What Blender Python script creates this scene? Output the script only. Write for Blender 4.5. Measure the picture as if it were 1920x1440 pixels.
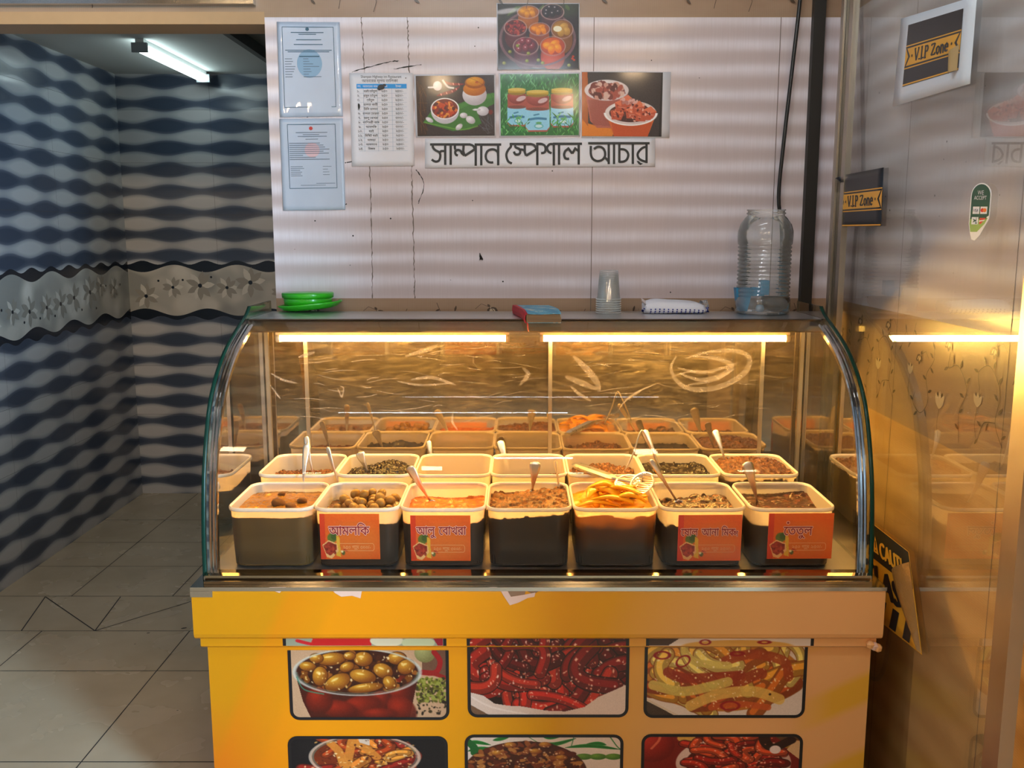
import bpy, math, random
import numpy as np
from mathutils import Vector, Matrix, geometry
SC = bpy.context.scene
for o in list(bpy.data.objects):
    bpy.data.objects.remove(o)
COL = SC.collection
R = random.Random(7)

# ------------------------------------------------------------------ camera, light, exposure
F = 1750.0; CX = 975.0; CY = 720.0; H = 1.6
TH = math.atan(285 / F)
CT, ST = math.cos(TH), math.sin(TH)
cam_d = bpy.data.cameras.new('camera')
cam_d.sensor_width = 36.0
cam_d.lens = 36.0 * F / 1920.0
cam_d.shift_x = -(CX - 960.0) / 1920.0
cam_d.clip_start = 0.05
cam = bpy.data.objects.new('camera', cam_d); COL.objects.link(cam)
cam.location = (0, 0, H)
cam.rotation_euler = (math.pi / 2 - TH, 0, 0)
SC.camera = cam

w = bpy.data.worlds.new('dim_room'); SC.world = w; w.use_nodes = True
w.node_tree.nodes['Background'].inputs[0].default_value = (0.9, 0.75, 0.6, 1)
w.node_tree.nodes['Background'].inputs[1].default_value = 0.05
SC.view_settings.view_transform = 'Standard'
SC.view_settings.look = 'None'
SC.view_settings.exposure = 0.0
SC.view_settings.gamma = 1.0
SC.view_settings.use_curve_mapping = False
SC.cycles.transparent_max_bounces = 32
SC.cycles.max_bounces = 10
SC.cycles.glossy_bounces = 5
SC.cycles.sample_clamp_indirect = 6.0
YA_ = 5.6
COOL, CASE_TUBE = 122.0, 290.0
def area(name, loc, aim, size, power, col):
    l = bpy.data.lights.new(name, 'AREA'); l.shape = 'RECTANGLE'; l.size, l.size_y = size; l.energy = power; l.color = col
    o = bpy.data.objects.new(name, l); COL.objects.link(o); o.location = loc
    o.rotation_euler = (Vector(aim) - Vector(loc)).to_track_quat('-Z', 'Y').to_euler()
area('left_wall_cool_fill', (2.6, -1.0, 1.9), (-2.2, 4.0, 1.2), (.6, 1.6), 330.0, (.48, .75, 1.0))     # unseen cool area light, added to brighten the left wall
for dx_, dy_ in ((-2.0, -1.2), (-1.9, -3.4), (-.7, -2.2), (.5, -3.4), (.9, -1.4), (1.9, -2.6)):             # warm spotlights on the dining room ceiling behind the camera
    area('ceiling_spot', (dx_, dy_, 2.9), (-.5, 3.4, .9), (.16, .16), 9.0, (1.0, .70, .40))
l_ = bpy.data.lights.new('alcove_fill_spot', 'SPOT'); l_.energy = 215.0; l_.color = (1.0, .68, .38); l_.spot_size = math.radians(25); l_.spot_blend = 1.0; l_.shadow_soft_size = .08
o_ = bpy.data.objects.new('alcove_fill_spot', l_); COL.objects.link(o_); o_.location = (-1.45, -1.2, 2.9)          # unseen warm spot, added to brighten the alcove's back wall
o_.rotation_euler = (Vector((-1.75, YA_, 1.25)) - o_.location).to_track_quat('-Z', 'Y').to_euler()      # strengths of the lamps' glowing tubes

# ------------------------------------------------------------------ helpers
def ray(px, py):
    u = (px - CX) / F; v = (py - CY) / F
    return (u, CT - v * ST, -ST - v * CT)
def at(px, py, X=None, Y=None, Z=None):
    """the point of the plane X=, Y= or Z= that the photograph shows at pixel px, py"""
    r = ray(px, py)
    t = X / r[0] if X is not None else (Y / r[1] if Y is not None else (Z - H) / r[2])
    return Vector((r[0] * t, r[1] * t, H + r[2] * t))

def s2l(c):
    return tuple((x / 12.92 if x <= 0.04045 else ((x + 0.055) / 1.055) ** 2.4) for x in c)
def rgb(r, g, b):
    return s2l((r / 255, g / 255, b / 255)) + (1.0,)

class G:
    """small node-graph writer"""
    def __init__(s, name):
        s.m = bpy.data.materials.new(name); s.m.use_nodes = True
        s.t = s.m.node_tree; s.t.nodes.clear()
        s.out = s.t.nodes.new('ShaderNodeOutputMaterial')
    def n(s, ty, ins=None, **kw):
        nd = s.t.nodes.new(ty)
        for k, v in kw.items(): setattr(nd, k, v)
        for k, v in (ins or {}).items(): s.put(nd, k, v)
        return nd
    def put(s, nd, k, v):
        i = nd.inputs[k]
        if hasattr(v, 'links') or isinstance(v, bpy.types.NodeSocket): s.t.links.new(v, i)
        else: i.default_value = v
    def math(s, op, a, b=0.0, c=0.0):
        nd = s.t.nodes.new('ShaderNodeMath'); nd.operation = op
        s.put(nd, 0, a); s.put(nd, 1, b); s.put(nd, 2, c)
        return nd.outputs[0]
    def xyz(s):
        tc = s.n('ShaderNodeTexCoord'); sp = s.n('ShaderNodeSeparateXYZ', {0: tc.outputs['Object']})
        s.co = tc.outputs['Object']
        return sp.outputs[0], sp.outputs[1], sp.outputs[2]
    def map(s, scale=(1, 1, 1), rot=(0, 0, 0)):
        tc = s.n('ShaderNodeTexCoord')
        return s.n('ShaderNodeMapping', {0: tc.outputs['Object'], 2: rot, 3: scale}).outputs[0]
    def noise(s, vec, scale, detail=3.0, rough=0.5, dist=0.0):
        return s.n('ShaderNodeTexNoise', {'Vector': vec, 'Scale': scale, 'Detail': detail, 'Roughness': rough, 'Distortion': dist}).outputs['Fac']
    def voro(s, vec, scale, out='Distance', **kw):
        return s.n('ShaderNodeTexVoronoi', {'Vector': vec, 'Scale': scale}, **kw).outputs[out]
    def ramp(s, fac, stops, interp='LINEAR'):
        nd = s.n('ShaderNodeValToRGB', {0: fac}); cr = nd.color_ramp; cr.interpolation = interp
        while len(cr.elements) < len(stops): cr.elements.new(0.5)
        for e, (p, c) in zip(cr.elements, stops):
            e.position = p; e.color = c if len(c) == 4 else tuple(c) + (1,)
        return nd.outputs[0]
    def mix(s, fac, a, b, blend='MIX'):
        nd = s.n('ShaderNodeMix', data_type='RGBA', blend_type=blend)
        s.put(nd, 0, fac); s.put(nd, 6, a); s.put(nd, 7, b)
        return nd.outputs[2]
    def bump(s, h, strength=0.3, dist=0.01):
        return s.n('ShaderNodeBump', {'Height': h, 'Strength': strength, 'Distance': dist}).outputs[0]
    def bsdf(s, **kw):
        nd = s.n('ShaderNodeBsdfPrincipled')
        for k, v in kw.items(): s.put(nd, k.replace('_', ' '), v)
        return nd.outputs[0]
    def mixs(s, fac, a, b):
        nd = s.n('ShaderNodeMixShader'); s.put(nd, 0, fac); s.put(nd, 1, a); s.put(nd, 2, b)
        return nd.outputs[0]
    def done(s, sh):
        s.t.links.new(sh, s.out.inputs[0]); return s.m

def plain(name, col, rough=0.5, metal=0.0, spec=0.5, var=0.0, vscale=30.0, bump=0.0, bscale=60.0, coat=0.0):
    g = G(name); kw = dict(Roughness=rough, Metallic=metal)
    kw['Specular IOR Level'] = spec
    if coat: kw['Coat Weight'] = coat
    c = col if len(col) == 4 else tuple(col) + (1,)
    v = g.map()
    nz = g.noise(v, vscale, 4.0)
    k = max(var, 0.02)
    kw['Base Color'] = g.mix(nz, tuple(x * (1 - k) for x in c[:3]) + (1,), tuple(min(1, x * (1 + k)) for x in c[:3]) + (1,))
    if bump: kw['Normal'] = g.bump(g.noise(v, bscale, 4.0), bump, 0.004)
    return g.done(g.bsdf(**kw))

def mesh(name, verts, faces, mats, parent=None, smooth=False, midx=None, loc=(0, 0, 0)):
    me = bpy.data.meshes.new(name)
    me.from_pydata([tuple(v) for v in verts], [], faces)
    for m in (mats if isinstance(mats, (list, tuple)) else [mats]): me.materials.append(m)
    if midx is not None: me.polygons.foreach_set('material_index', midx)
    if smooth: me.polygons.foreach_set('use_smooth', [True] * len(me.polygons))
    me.update()
    o = bpy.data.objects.new(name, me); COL.objects.link(o); o.location = loc
    if parent is not None: o.parent = parent
    return o

class MB:
    """collects shapes; build() links them as ONE mesh object"""
    def __init__(s): s.v = []; s.f = []; s.mi = []; s.sm = []; s.k = 0
    def add(s, vs, fs, mi=None, smooth=False):
        b = len(s.v); s.v += [Vector(v) for v in vs]
        for f in fs:
            s.f.append([i + b for i in f]); s.mi.append(s.k if mi is None else mi); s.sm.append(smooth)
    def box(s, x0, x1, y0, y1, z0, z1, mi=None):
        s.add([(x0, y0, z0), (x1, y0, z0), (x1, y1, z0), (x0, y1, z0), (x0, y0, z1), (x1, y0, z1), (x1, y1, z1), (x0, y1, z1)],
              [(0, 3, 2, 1), (4, 5, 6, 7), (0, 1, 5, 4), (1, 2, 6, 5), (2, 3, 7, 6), (3, 0, 4, 7)], mi)
    def rings(s, loops, closed=True, cap0=True, cap1=True, mi=None, smooth=True):
        n = len(loops[0]); vs = [p for l in loops for p in l]; fs = []
        for i in range(len(loops) - 1):
            for j in range(n if closed else n - 1):
                k = (j + 1) % n
                fs.append((i * n + j, i * n + k, (i + 1) * n + k, (i + 1) * n + j))
        s.add(vs, fs, mi, smooth)
        b = len(s.v) - len(vs)
        if cap0: s.f.append([b + i for i in range(n)][::-1]); s.mi.append(s.k if mi is None else mi); s.sm.append(False)
        if cap1: s.f.append([b + len(vs) - n + i for i in range(n)]); s.mi.append(s.k if mi is None else mi); s.sm.append(False)
    def lathe(s, prof, c=(0, 0, 0), n=32, mi=None, smooth=True, cap0=True, cap1=True):
        s.rings([[(c[0] + r * math.cos(2 * math.pi * j / n), c[1] + r * math.sin(2 * math.pi * j / n), c[2] + z) for j in range(n)] for r, z in prof],
                True, cap0, cap1, mi, smooth)
    def tube(s, pts, rad, n=8, mi=None, caps=True, flat=1.0):
        pts = [Vector(p) for p in pts]; loops = []; up = Vector((0, 0, 1))
        prev = None
        for i, p in enumerate(pts):
            t = (pts[min(i + 1, len(pts) - 1)] - pts[max(i - 1, 0)]).normalized()
            a = prev if prev is not None else (up if abs(t.z) < 0.9 else Vector((1, 0, 0)))
            x = t.cross(a).normalized(); y = x.cross(t).normalized(); prev = y
            r = rad[i] if isinstance(rad, (list, tuple)) else rad
            loops.append([p + x * (r * math.cos(2 * math.pi * j / n)) + y * (r * flat * math.sin(2 * math.pi * j / n)) for j in range(n)])
        s.rings(loops, True, caps, caps, mi)
    def build(s, name, mats, parent=None, loc=(0, 0, 0)):
        o = mesh(name, s.v, s.f, mats, parent, False, s.mi, loc)
        o.data.polygons.foreach_set('use_smooth', s.sm)
        return o

def rrect(w, d, r, n=6):
    pts = []
    for cx, cy, a0 in ((w / 2 - r, d / 2 - r, 0), (-w / 2 + r, d / 2 - r, 90), (-w / 2 + r, -d / 2 + r, 180), (w / 2 - r, -d / 2 + r, 270)):
        for i in range(n + 1):
            a = math.radians(a0 + 90 * i / n); pts.append((cx + r * math.cos(a), cy + r * math.sin(a)))
    return pts
def smooth_path(pts, n=6):
    """Catmull-Rom through the points"""
    P = [Vector(p) if len(p) == 3 else Vector((p[0], p[1], 0)) for p in pts]; out = []
    for i in range(len(P) - 1):
        a, b, c, d = P[max(i - 1, 0)], P[i], P[i + 1], P[min(i + 2, len(P) - 1)]
        for k in range(n):
            t = k / n
            out.append(0.5 * (2 * b + (c - a) * t + (2 * a - 5 * b + 4 * c - d) * t * t + (3 * b - a - 3 * c + d) * t ** 3))
    out.append(P[-1]); return out
def ribbon(pts, wd, cap=True):
    """2-D stroke -> verts, faces (quads); wd constant or list; mitred joints"""
    P = [Vector((p[0], p[1])) for p in pts]; Q = [P[0]]
    for p in P[1:]:
        if (p - Q[-1]).length > 1e-9: Q.append(p)
    P = Q; vs = []; n = len(P)
    for i, p in enumerate(P):
        wv = (wd[min(i, len(wd) - 1)] if isinstance(wd, (list, tuple)) else wd) / 2
        d0 = (P[i] - P[i - 1]).normalized() if i > 0 else None
        d1 = (P[i + 1] - P[i]).normalized() if i < n - 1 else None
        if d0 is None: d0 = d1
        if d1 is None: d1 = d0
        t = d0 + d1
        t = t.normalized() if t.length > 1e-6 else d1
        nv = Vector((-t.y, t.x)); k = max(0.45, nv.dot(Vector((-d1.y, d1.x))))
        vs += [p + nv * (wv / k), p - nv * (wv / k)]
    return vs, [(2 * i, 2 * i + 1, 2 * i + 3, 2 * i + 2) for i in range(n - 1)]
def text2d(body, size=1.0, bold=0.0, align='CENTER'):
    """a line of text as flat triangles, filled by winding number so that overlapping strokes stay solid"""
    c = bpy.data.curves.new('t', 'FONT'); c.body = body; c.size = 1.0; c.offset = bold
    c.resolution_u = 3; c.align_x = align
    o = bpy.data.objects.new('t', c); COL.objects.link(o)
    dg = bpy.context.evaluated_depsgraph_get()
    cu = o.evaluated_get(dg).to_curve(dg)
    pts, edges = [], []
    for sp in cu.splines:
        P = sp.bezier_points; n = len(P); L = []
        for k in range(n):
            a, b = P[k], P[(k + 1) % n]
            m = 1 if a.handle_right_type == 'VECTOR' and b.handle_left_type == 'VECTOR' else 4
            for q in range(m):
                t = q / m; u = 1 - t
                p = Vector((a.co * u ** 3 + a.handle_right * 3 * u * u * t + b.handle_left * 3 * u * t * t + b.co * t ** 3)[:2])
                if not L or (p - L[-1]).length > 1e-4: L.append(p)
        if len(L) > 2:
            b0 = len(pts); pts += L; edges += [(b0 + k, b0 + (k + 1) % len(L)) for k in range(len(L))]
    bpy.data.objects.remove(o); bpy.data.curves.remove(c)
    if not pts: return [], []
    V, _, Fc, *_ = geometry.delaunay_2d_cdt(pts, edges, [], 0, 1e-6)
    V = np.array([(v.x, v.y) for v in V]); Fc = np.array([f for f in Fc])
    cen = V[Fc].mean(1); A = np.array([pts[e[0]][:] for e in edges]); B = np.array([pts[e[1]][:] for e in edges])
    px, py = cen[:, 0:1], cen[:, 1:2]
    side = (B[:, 0] - A[:, 0]) * (py - A[:, 1]) - (px - A[:, 0]) * (B[:, 1] - A[:, 1])
    wind = (((A[:, 1] <= py) & (B[:, 1] > py) & (side > 0)).astype(int) - ((A[:, 1] > py) & (B[:, 1] <= py) & (side < 0)).astype(int)).sum(1)
    return [Vector(v) * size for v in V], [[int(q) for q in f] for f in Fc[wind != 0]]
def circ(cx, cy, rx, ry=None, n=20, rot=0.0):
    ry = rx if ry is None else ry; c, s = math.cos(rot), math.sin(rot)
    vs = [Vector((cx + rx * math.cos(a) * c - ry * math.sin(a) * s, cy + rx * math.cos(a) * s + ry * math.sin(a) * c))
          for a in [2 * math.pi * i / n for i in range(n)]]
    return vs, [list(range(n))]
class Flat:
    """ink on a flat sheet: 2-D shapes mapped by f(u,v,h) -> 3-D, stacked a hair apart, one mesh"""
    def __init__(s, f, h=0.0003, step=0.00004): s.f = f; s.h = h; s.step = step; s.mb = MB()
    def put(s, vf, mi=0):
        vs, fs = vf
        s.mb.add([s.f(v[0], v[1], s.h) for v in vs], fs, mi); s.h += s.step
    def poly(s, pts, mi=0): s.put(([Vector((p[0], p[1])) for p in pts], [list(range(len(pts)))]), mi)
    def rect(s, x0, y0, x1, y1, mi=0): s.poly([(x0, y0), (x1, y0), (x1, y1), (x0, y1)], mi)
    def line(s, pts, wd, mi=0): s.put(ribbon(pts, wd), mi)
    def text(s, body, x, y, size, mi=0, bold=0.0, align='CENTER', sx=1.0):
        vs, fs = text2d(body, size, bold, align)
        s.put(([Vector((v.x * sx + x, v.y + y)) for v in vs], fs), mi)
    def build(s, name, mats, parent=None, loc=(0, 0, 0)): return s.mb.build(name, mats, parent, loc)

def tag(o, label=None, cat=None, group=None, kind=None):
    if label: o['label'] = label
    if cat: o['category'] = cat
    if group: o['group'] = group
    if kind: o['kind'] = kind
    return o
def thing(name, label, cat, loc=(0, 0, 0), group=None):
    o = bpy.data.objects.new(name, None); COL.objects.link(o); o.location = loc
    o.empty_display_size = 0.05
    return tag(o, label, cat, group)

# ------------------------------------------------------------------ printed pictures, drawn shape by shape into a grid of coloured cells
class Cv:
    def __init__(s, x0, y0, x1, y1, nx, ny, bg):
        s.x0, s.y0, s.x1, s.y1, s.nx, s.ny = x0, y0, x1, y1, nx, ny
        s.X, s.Y = np.meshgrid(np.linspace(x0, x1, nx), np.linspace(y0, y1, ny))
        s.im = np.empty((ny, nx, 3)); s.im[:] = np.array(bg) / 255
        s.px = (x1 - x0) / nx; s.rs = np.random.RandomState(5)
    def _b(s, a, c):
        a = np.clip(a, 0, 1)[..., None]; s.im = s.im * (1 - a) + (c if isinstance(c, np.ndarray) else np.array(c) / 255) * a
    def ell(s, cx, cy, rx, ry, c0, c1=None, rot=0, a=1, soft=None, hl=(-.3, -.35)):
        r = math.radians(rot); dx, dy = s.X - cx, s.Y - cy
        u = (dx * math.cos(r) + dy * math.sin(r)) / rx; v = (-dx * math.sin(r) + dy * math.cos(r)) / ry
        d = np.sqrt(u * u + v * v); m = min(rx, ry)
        al = np.clip((1 - d) * m / (soft or s.px * 1.2) + .5, 0, 1) * a
        if c1 is not None:
            t = np.clip(np.sqrt((dx / rx - hl[0]) ** 2 + (dy / ry - hl[1]) ** 2) / 1.3, 0, 1)[..., None]
            c = (np.array(c0) / 255) * (1 - t) + (np.array(c1) / 255) * t
        else: c = c0
        s._b(al, c)
    def ring(s, cx, cy, rx, ry, wd, c, a=1, part=None, rot=0):
        r = math.radians(rot); dx, dy = s.X - cx, s.Y - cy
        u = (dx * math.cos(r) + dy * math.sin(r)) / rx; v = (-dx * math.sin(r) + dy * math.cos(r)) / ry
        d = np.abs(np.sqrt(u * u + v * v) - 1) * min(rx, ry)
        al = np.clip((wd / 2 - d) / (s.px * 1.2) + .5, 0, 1) * a
        if part == 'low': al = al * (dy > 0)
        s._b(al, c)
    def line(s, pts, wd, c, a=1, taper=False, sm=True):
        pts = [(p.x, p.y) for p in smooth_path(pts, 6)] if sm and len(pts) > 2 else pts
        best = np.full(s.X.shape, 1e9)
        n = len(pts) - 1
        for i in range(n):
            ax, ay = pts[i]; bx, by = pts[i + 1]; L = (bx - ax) ** 2 + (by - ay) ** 2 + 1e-9
            t = np.clip(((s.X - ax) * (bx - ax) + (s.Y - ay) * (by - ay)) / L, 0, 1)
            d = np.hypot(s.X - ax - t * (bx - ax), s.Y - ay - t * (by - ay))
            if taper: d = d + wd / 2 * np.abs(2 * (i + t) / n - 1) ** 2
            best = np.minimum(best, d)
        s._b(np.clip((wd / 2 - best) / (s.px * 1.2) + .5, 0, 1) * a, c)
    def poly(s, pts, c, a=1):
        ins = np.zeros(s.X.shape, bool); n = len(pts)
        for i in range(n):
            x1, y1 = pts[i]; x2, y2 = pts[(i + 1) % n]
            if y1 == y2: continue
            ins ^= ((y1 > s.Y) != (y2 > s.Y)) & (s.X < (x2 - x1) * (s.Y - y1) / (y2 - y1) + x1)
        s._b(ins * a, c)
    def speck(s, n, box, size, cols, region=None, a=1):
        for _ in range(n):
            x = s.rs.uniform(box[0], box[2]); y = s.rs.uniform(box[1], box[3])
            if region and not region(x, y): continue
            c = cols[s.rs.randint(len(cols))]; z = size * s.rs.uniform(.5, 1.4)
            s.ell(x, y, z, z * s.rs.uniform(.35, .9), c, rot=s.rs.uniform(0, 180), a=a)
    def strips(s, n, box, L, wd, cols, region=None, curve=.4, edge=(30, 5, 3), glint=(255, 200, 170)):
        """curved glossy pieces lying over one another"""
        for _ in range(n):
            x = s.rs.uniform(box[0], box[2]); y = s.rs.uniform(box[1], box[3])
            if region and not region(x, y): continue
            an = s.rs.uniform(0, math.pi); l = L * s.rs.uniform(.6, 1.2); k = s.rs.uniform(-curve, curve)
            pts = []
            for t in (-.5, -.25, 0, .25, .5):
                pts.append((x + math.cos(an) * l * t - math.sin(an) * k * l * (1 - 4 * t * t), y + (math.sin(an) * l * t + math.cos(an) * k * l * (1 - 4 * t * t)) * .7))
            w2 = wd * s.rs.uniform(.7, 1.2); c = np.array(cols[s.rs.randint(len(cols))], float)
            s.line(pts, w2 * 1.15, edge); s.line(pts, w2, tuple(c * .8)); s.line([(p[0] - w2 * .12, p[1] - w2 * .14) for p in pts], w2 * .45, tuple(np.minimum(255, c * 1.15)))
            for _ in range(3):
                q = pts[s.rs.randint(5)]; s.ell(q[0] + s.rs.uniform(-.3, .3) * w2, q[1] - w2 * .2, w2 * .13, w2 * .06, glint, a=.8, rot=s.rs.uniform(0, 180))
    def grain(s, k=.03):
        s.im = np.clip(s.im + s.rs.normal(0, k, (s.ny, s.nx, 1)), 0, 1)
    def build(s, name, f, mat, parent=None, keep=None, loc=(0, 0, 0)):
        """f(fu,fv) -> point, fu,fv in 0..1 from the top left"""
        U, V = np.meshgrid(np.linspace(0, 1, s.nx), np.linspace(0, 1, s.ny))
        vs = [f(u, v) for u, v in zip(U.ravel(), V.ravel())]
        fs = []
        for j in range(s.ny - 1):
            for i in range(s.nx - 1):
                if keep and not keep((i + .5) / (s.nx - 1), (j + .5) / (s.ny - 1)): continue
                a = j * s.nx + i; fs.append((a, a + s.nx, a + s.nx + 1, a + 1))
        o = mesh(name, vs, fs, mat, parent, loc=loc)
        lin = np.where(s.im <= .04045, s.im / 12.92, ((s.im + .055) / 1.055) ** 2.4)
        ca = o.data.color_attributes.new('ink', 'FLOAT_COLOR', 'POINT')
        ca.data.foreach_set('color', np.concatenate([lin.reshape(-1, 3), np.ones((s.nx * s.ny, 1))], 1).astype(np.float32).ravel())
        return o

# ------------------------------------------------------------------ materials of the setting
def tile_light(name, ax):
    g = G(name); x, y, z = g.xyz(); u = x if ax == 'x' else y
    wob = g.noise(g.n('ShaderNodeMapping', {0: g.co, 3: (.6, .6, 3)}).outputs[0], 2.5, 2)
    ph = g.math('ADD', g.math('MULTIPLY', z, 2 * math.pi / .0755), g.math('MULTIPLY', wob, 2.6))
    st = g.math('ADD', g.math('MULTIPLY', g.math('SINE', ph), .5), .5)
    st2 = g.math('POWER', st, 1.4)
    pat = g.noise(g.n('ShaderNodeMapping', {0: g.co, 3: (2, 2, 7)}).outputs[0], 1.7, 2)
    fac = g.math('MULTIPLY', st2, g.math('ADD', g.math('MULTIPLY', pat, .9), .35))
    fine = g.noise(g.n('ShaderNodeMapping', {0: g.co, 3: (260, 260, 9)}).outputs[0], 1.0, 2)
    c = g.mix(fac, rgb(200, 186, 187), rgb(240, 236, 244))
    c = g.mix(g.math('MULTIPLY', fine, .35), c, rgb(176, 160, 156))
    rel = g.math('MULTIPLY', st, 1.0)
    return g.done(g.bsdf(Base_Color=c, Roughness=.22, Normal=g.bump(rel, .25, .004), **{'Specular IOR Level': .4}))
def tile_weave(name, c0, c1, ax, wave=0.0):
    g = G(name); x, y, z = g.xyz(); u = x if ax == 'x' else y
    a = g.math('SINE', g.math('MULTIPLY', u, 2 * math.pi / .006)); b = g.math('SINE', g.math('MULTIPLY', z, 2 * math.pi / .006))
    k = g.math('ADD', g.math('MULTIPLY', g.math('ADD', a, b), .12), .5)
    n = g.noise(g.n('ShaderNodeMapping', {0: g.co, 3: (3, 3, 9)}).outputs[0], 2, 3)
    f = g.math('ADD', g.math('MULTIPLY', n, .6), g.math('MULTIPLY', k, .4))
    if wave:
        st = g.math('SINE', g.math('ADD', g.math('MULTIPLY', z, 2 * math.pi / .1), g.math('MULTIPLY', n, 2.5)))
        f = g.math('ADD', f, g.math('MULTIPLY', st, wave))
    return g.done(g.bsdf(Base_Color=g.mix(f, c0, c1), Roughness=.3, **{'Specular IOR Level': .4}))
def tile_lens(name, ax):
    """light and dark lens-shaped waves lying over one another"""
    g = G(name); x, y, z = g.xyz(); u = x if ax == 'x' else y
    ph = g.math('MULTIPLY', z, 2 * math.pi / .125)
    b = g.math('MULTIPLY', g.math('COSINE', g.math('MULTIPLY', u, 2 * math.pi / .375)), .72)
    v = g.math('ADD', g.math('SINE', ph), b)
    sh = g.math('MULTIPLY', g.math('COSINE', ph), .24)
    n = g.noise(g.n('ShaderNodeMapping', {0: g.co, 3: (1, 1, 6)}).outputs[0], 3, 3)
    f = g.math('ADD', g.math('ADD', g.math('MULTIPLY', v, .46), .5), g.math('ADD', sh, g.math('MULTIPLY', g.math('SUBTRACT', n, .5), .35)))
    c = g.ramp(f, [(.10, rgb(66, 76, 94)), (.42, rgb(92, 100, 116)), (.56, rgb(150, 154, 162)), (.95, rgb(190, 190, 192))])
    return g.done(g.bsdf(Base_Color=c, Roughness=.2, Normal=g.bump(g.math('SINE', ph), .12, .006), **{'Specular IOR Level': .45}))
M = {}
M['tile_x'] = tile_light('pale_wave_tile_x', 'x'); M['tile_y'] = tile_light('pale_wave_tile_y', 'y')
M['brown_x'] = tile_weave('brown_weave_x', rgb(134, 106, 84), rgb(176, 148, 122), 'x')
M['brown_y'] = tile_weave('brown_weave_y', rgb(134, 106, 84), rgb(176, 148, 122), 'y')
M['tan_x'] = tile_weave('tan_tile_x', rgb(166, 124, 76), rgb(224, 182, 126), 'x', .18)
M['tan_y'] = tile_weave('tan_tile_y', rgb(166, 124, 76), rgb(224, 182, 126), 'y', .18)
M['lens_x'] = tile_lens('lens_tile_x', 'x'); M['lens_y'] = tile_lens('lens_tile_y', 'y')
M['grout'] = plain('grout', rgb(110, 98, 90), .8); M['grout_dark'] = plain('grout_dark', rgb(52, 50, 48), .8)
M['ink_brown'] = plain('printed_vine', rgb(72, 54, 40), .35); M['ink_cream'] = plain('printed_petal', rgb(196, 176, 150), .35)
g = G('floral_band'); v = g.map((1, 1, 1))
M['floral'] = g.done(g.bsdf(Base_Color=g.ramp(g.voro(v, 9, 'Color', feature='SMOOTH_F1'), [(.2, rgb(150, 150, 146)), (.5, rgb(188, 184, 176)), (.8, rgb(216, 212, 204))]), Roughness=.2))
M['petal'] = plain('band_petal', rgb(206, 202, 194), .25, var=.1); M['petal_edge'] = plain('band_petal_edge', rgb(150, 146, 138), .25)
M['navy'] = plain('band_dark', rgb(30, 38, 50), .2)
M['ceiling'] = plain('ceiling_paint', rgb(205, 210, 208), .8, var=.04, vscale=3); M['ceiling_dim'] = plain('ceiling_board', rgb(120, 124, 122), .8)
M['lintel'] = plain('lintel_tile', rgb(176, 140, 100), .4, var=.06)
M['steel'] = None
g = G('floor_tile'); v = g.map()
M['floor'] = g.done(g.bsdf(Base_Color=g.ramp(g.noise(v, 1.6, 4, .6), [(.3, rgb(186, 168, 140)), (.7, rgb(210, 192, 164))]), Roughness=g.math('ADD', g.math('MULTIPLY', g.noise(v, 5, 3), .2), .16), **{'Specular IOR Level': .4}))
M['paint'] = plain('dim_paint', rgb(88, 66, 48), .7)
def steel(name, col, rough, aniso=(1, 1, 1), k=.5):
    g = G(name); v = g.map(aniso)
    nz = g.noise(v, 40, 4, .6)
    sm = g.noise(g.map(), 9, 4, .6)
    r = g.math('ADD', g.math('MULTIPLY', g.math('ADD', nz, sm), rough * k), rough * (1 - k))
    return g.done(g.bsdf(Base_Color=g.mix(sm, tuple(x * .86 for x in col[:3]) + (1,), col), Metallic=1.0, Roughness=r, Normal=g.bump(nz, .03, .002)))
M['steel'] = steel('stainless_steel', (.62, .61, .58, 1), .14, (1, 20, 20))
M['alu'] = steel('door_aluminium', (.60, .56, .50, 1), .34, (20, 20, 1))
M['chrome'] = steel('polished_steel', (.72, .71, .69, 1), .1)
M['black'] = plain('black_plastic', rgb(16, 16, 16), .4); M['dark'] = plain('dark_strip', rgb(20, 18, 16), .5)

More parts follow.
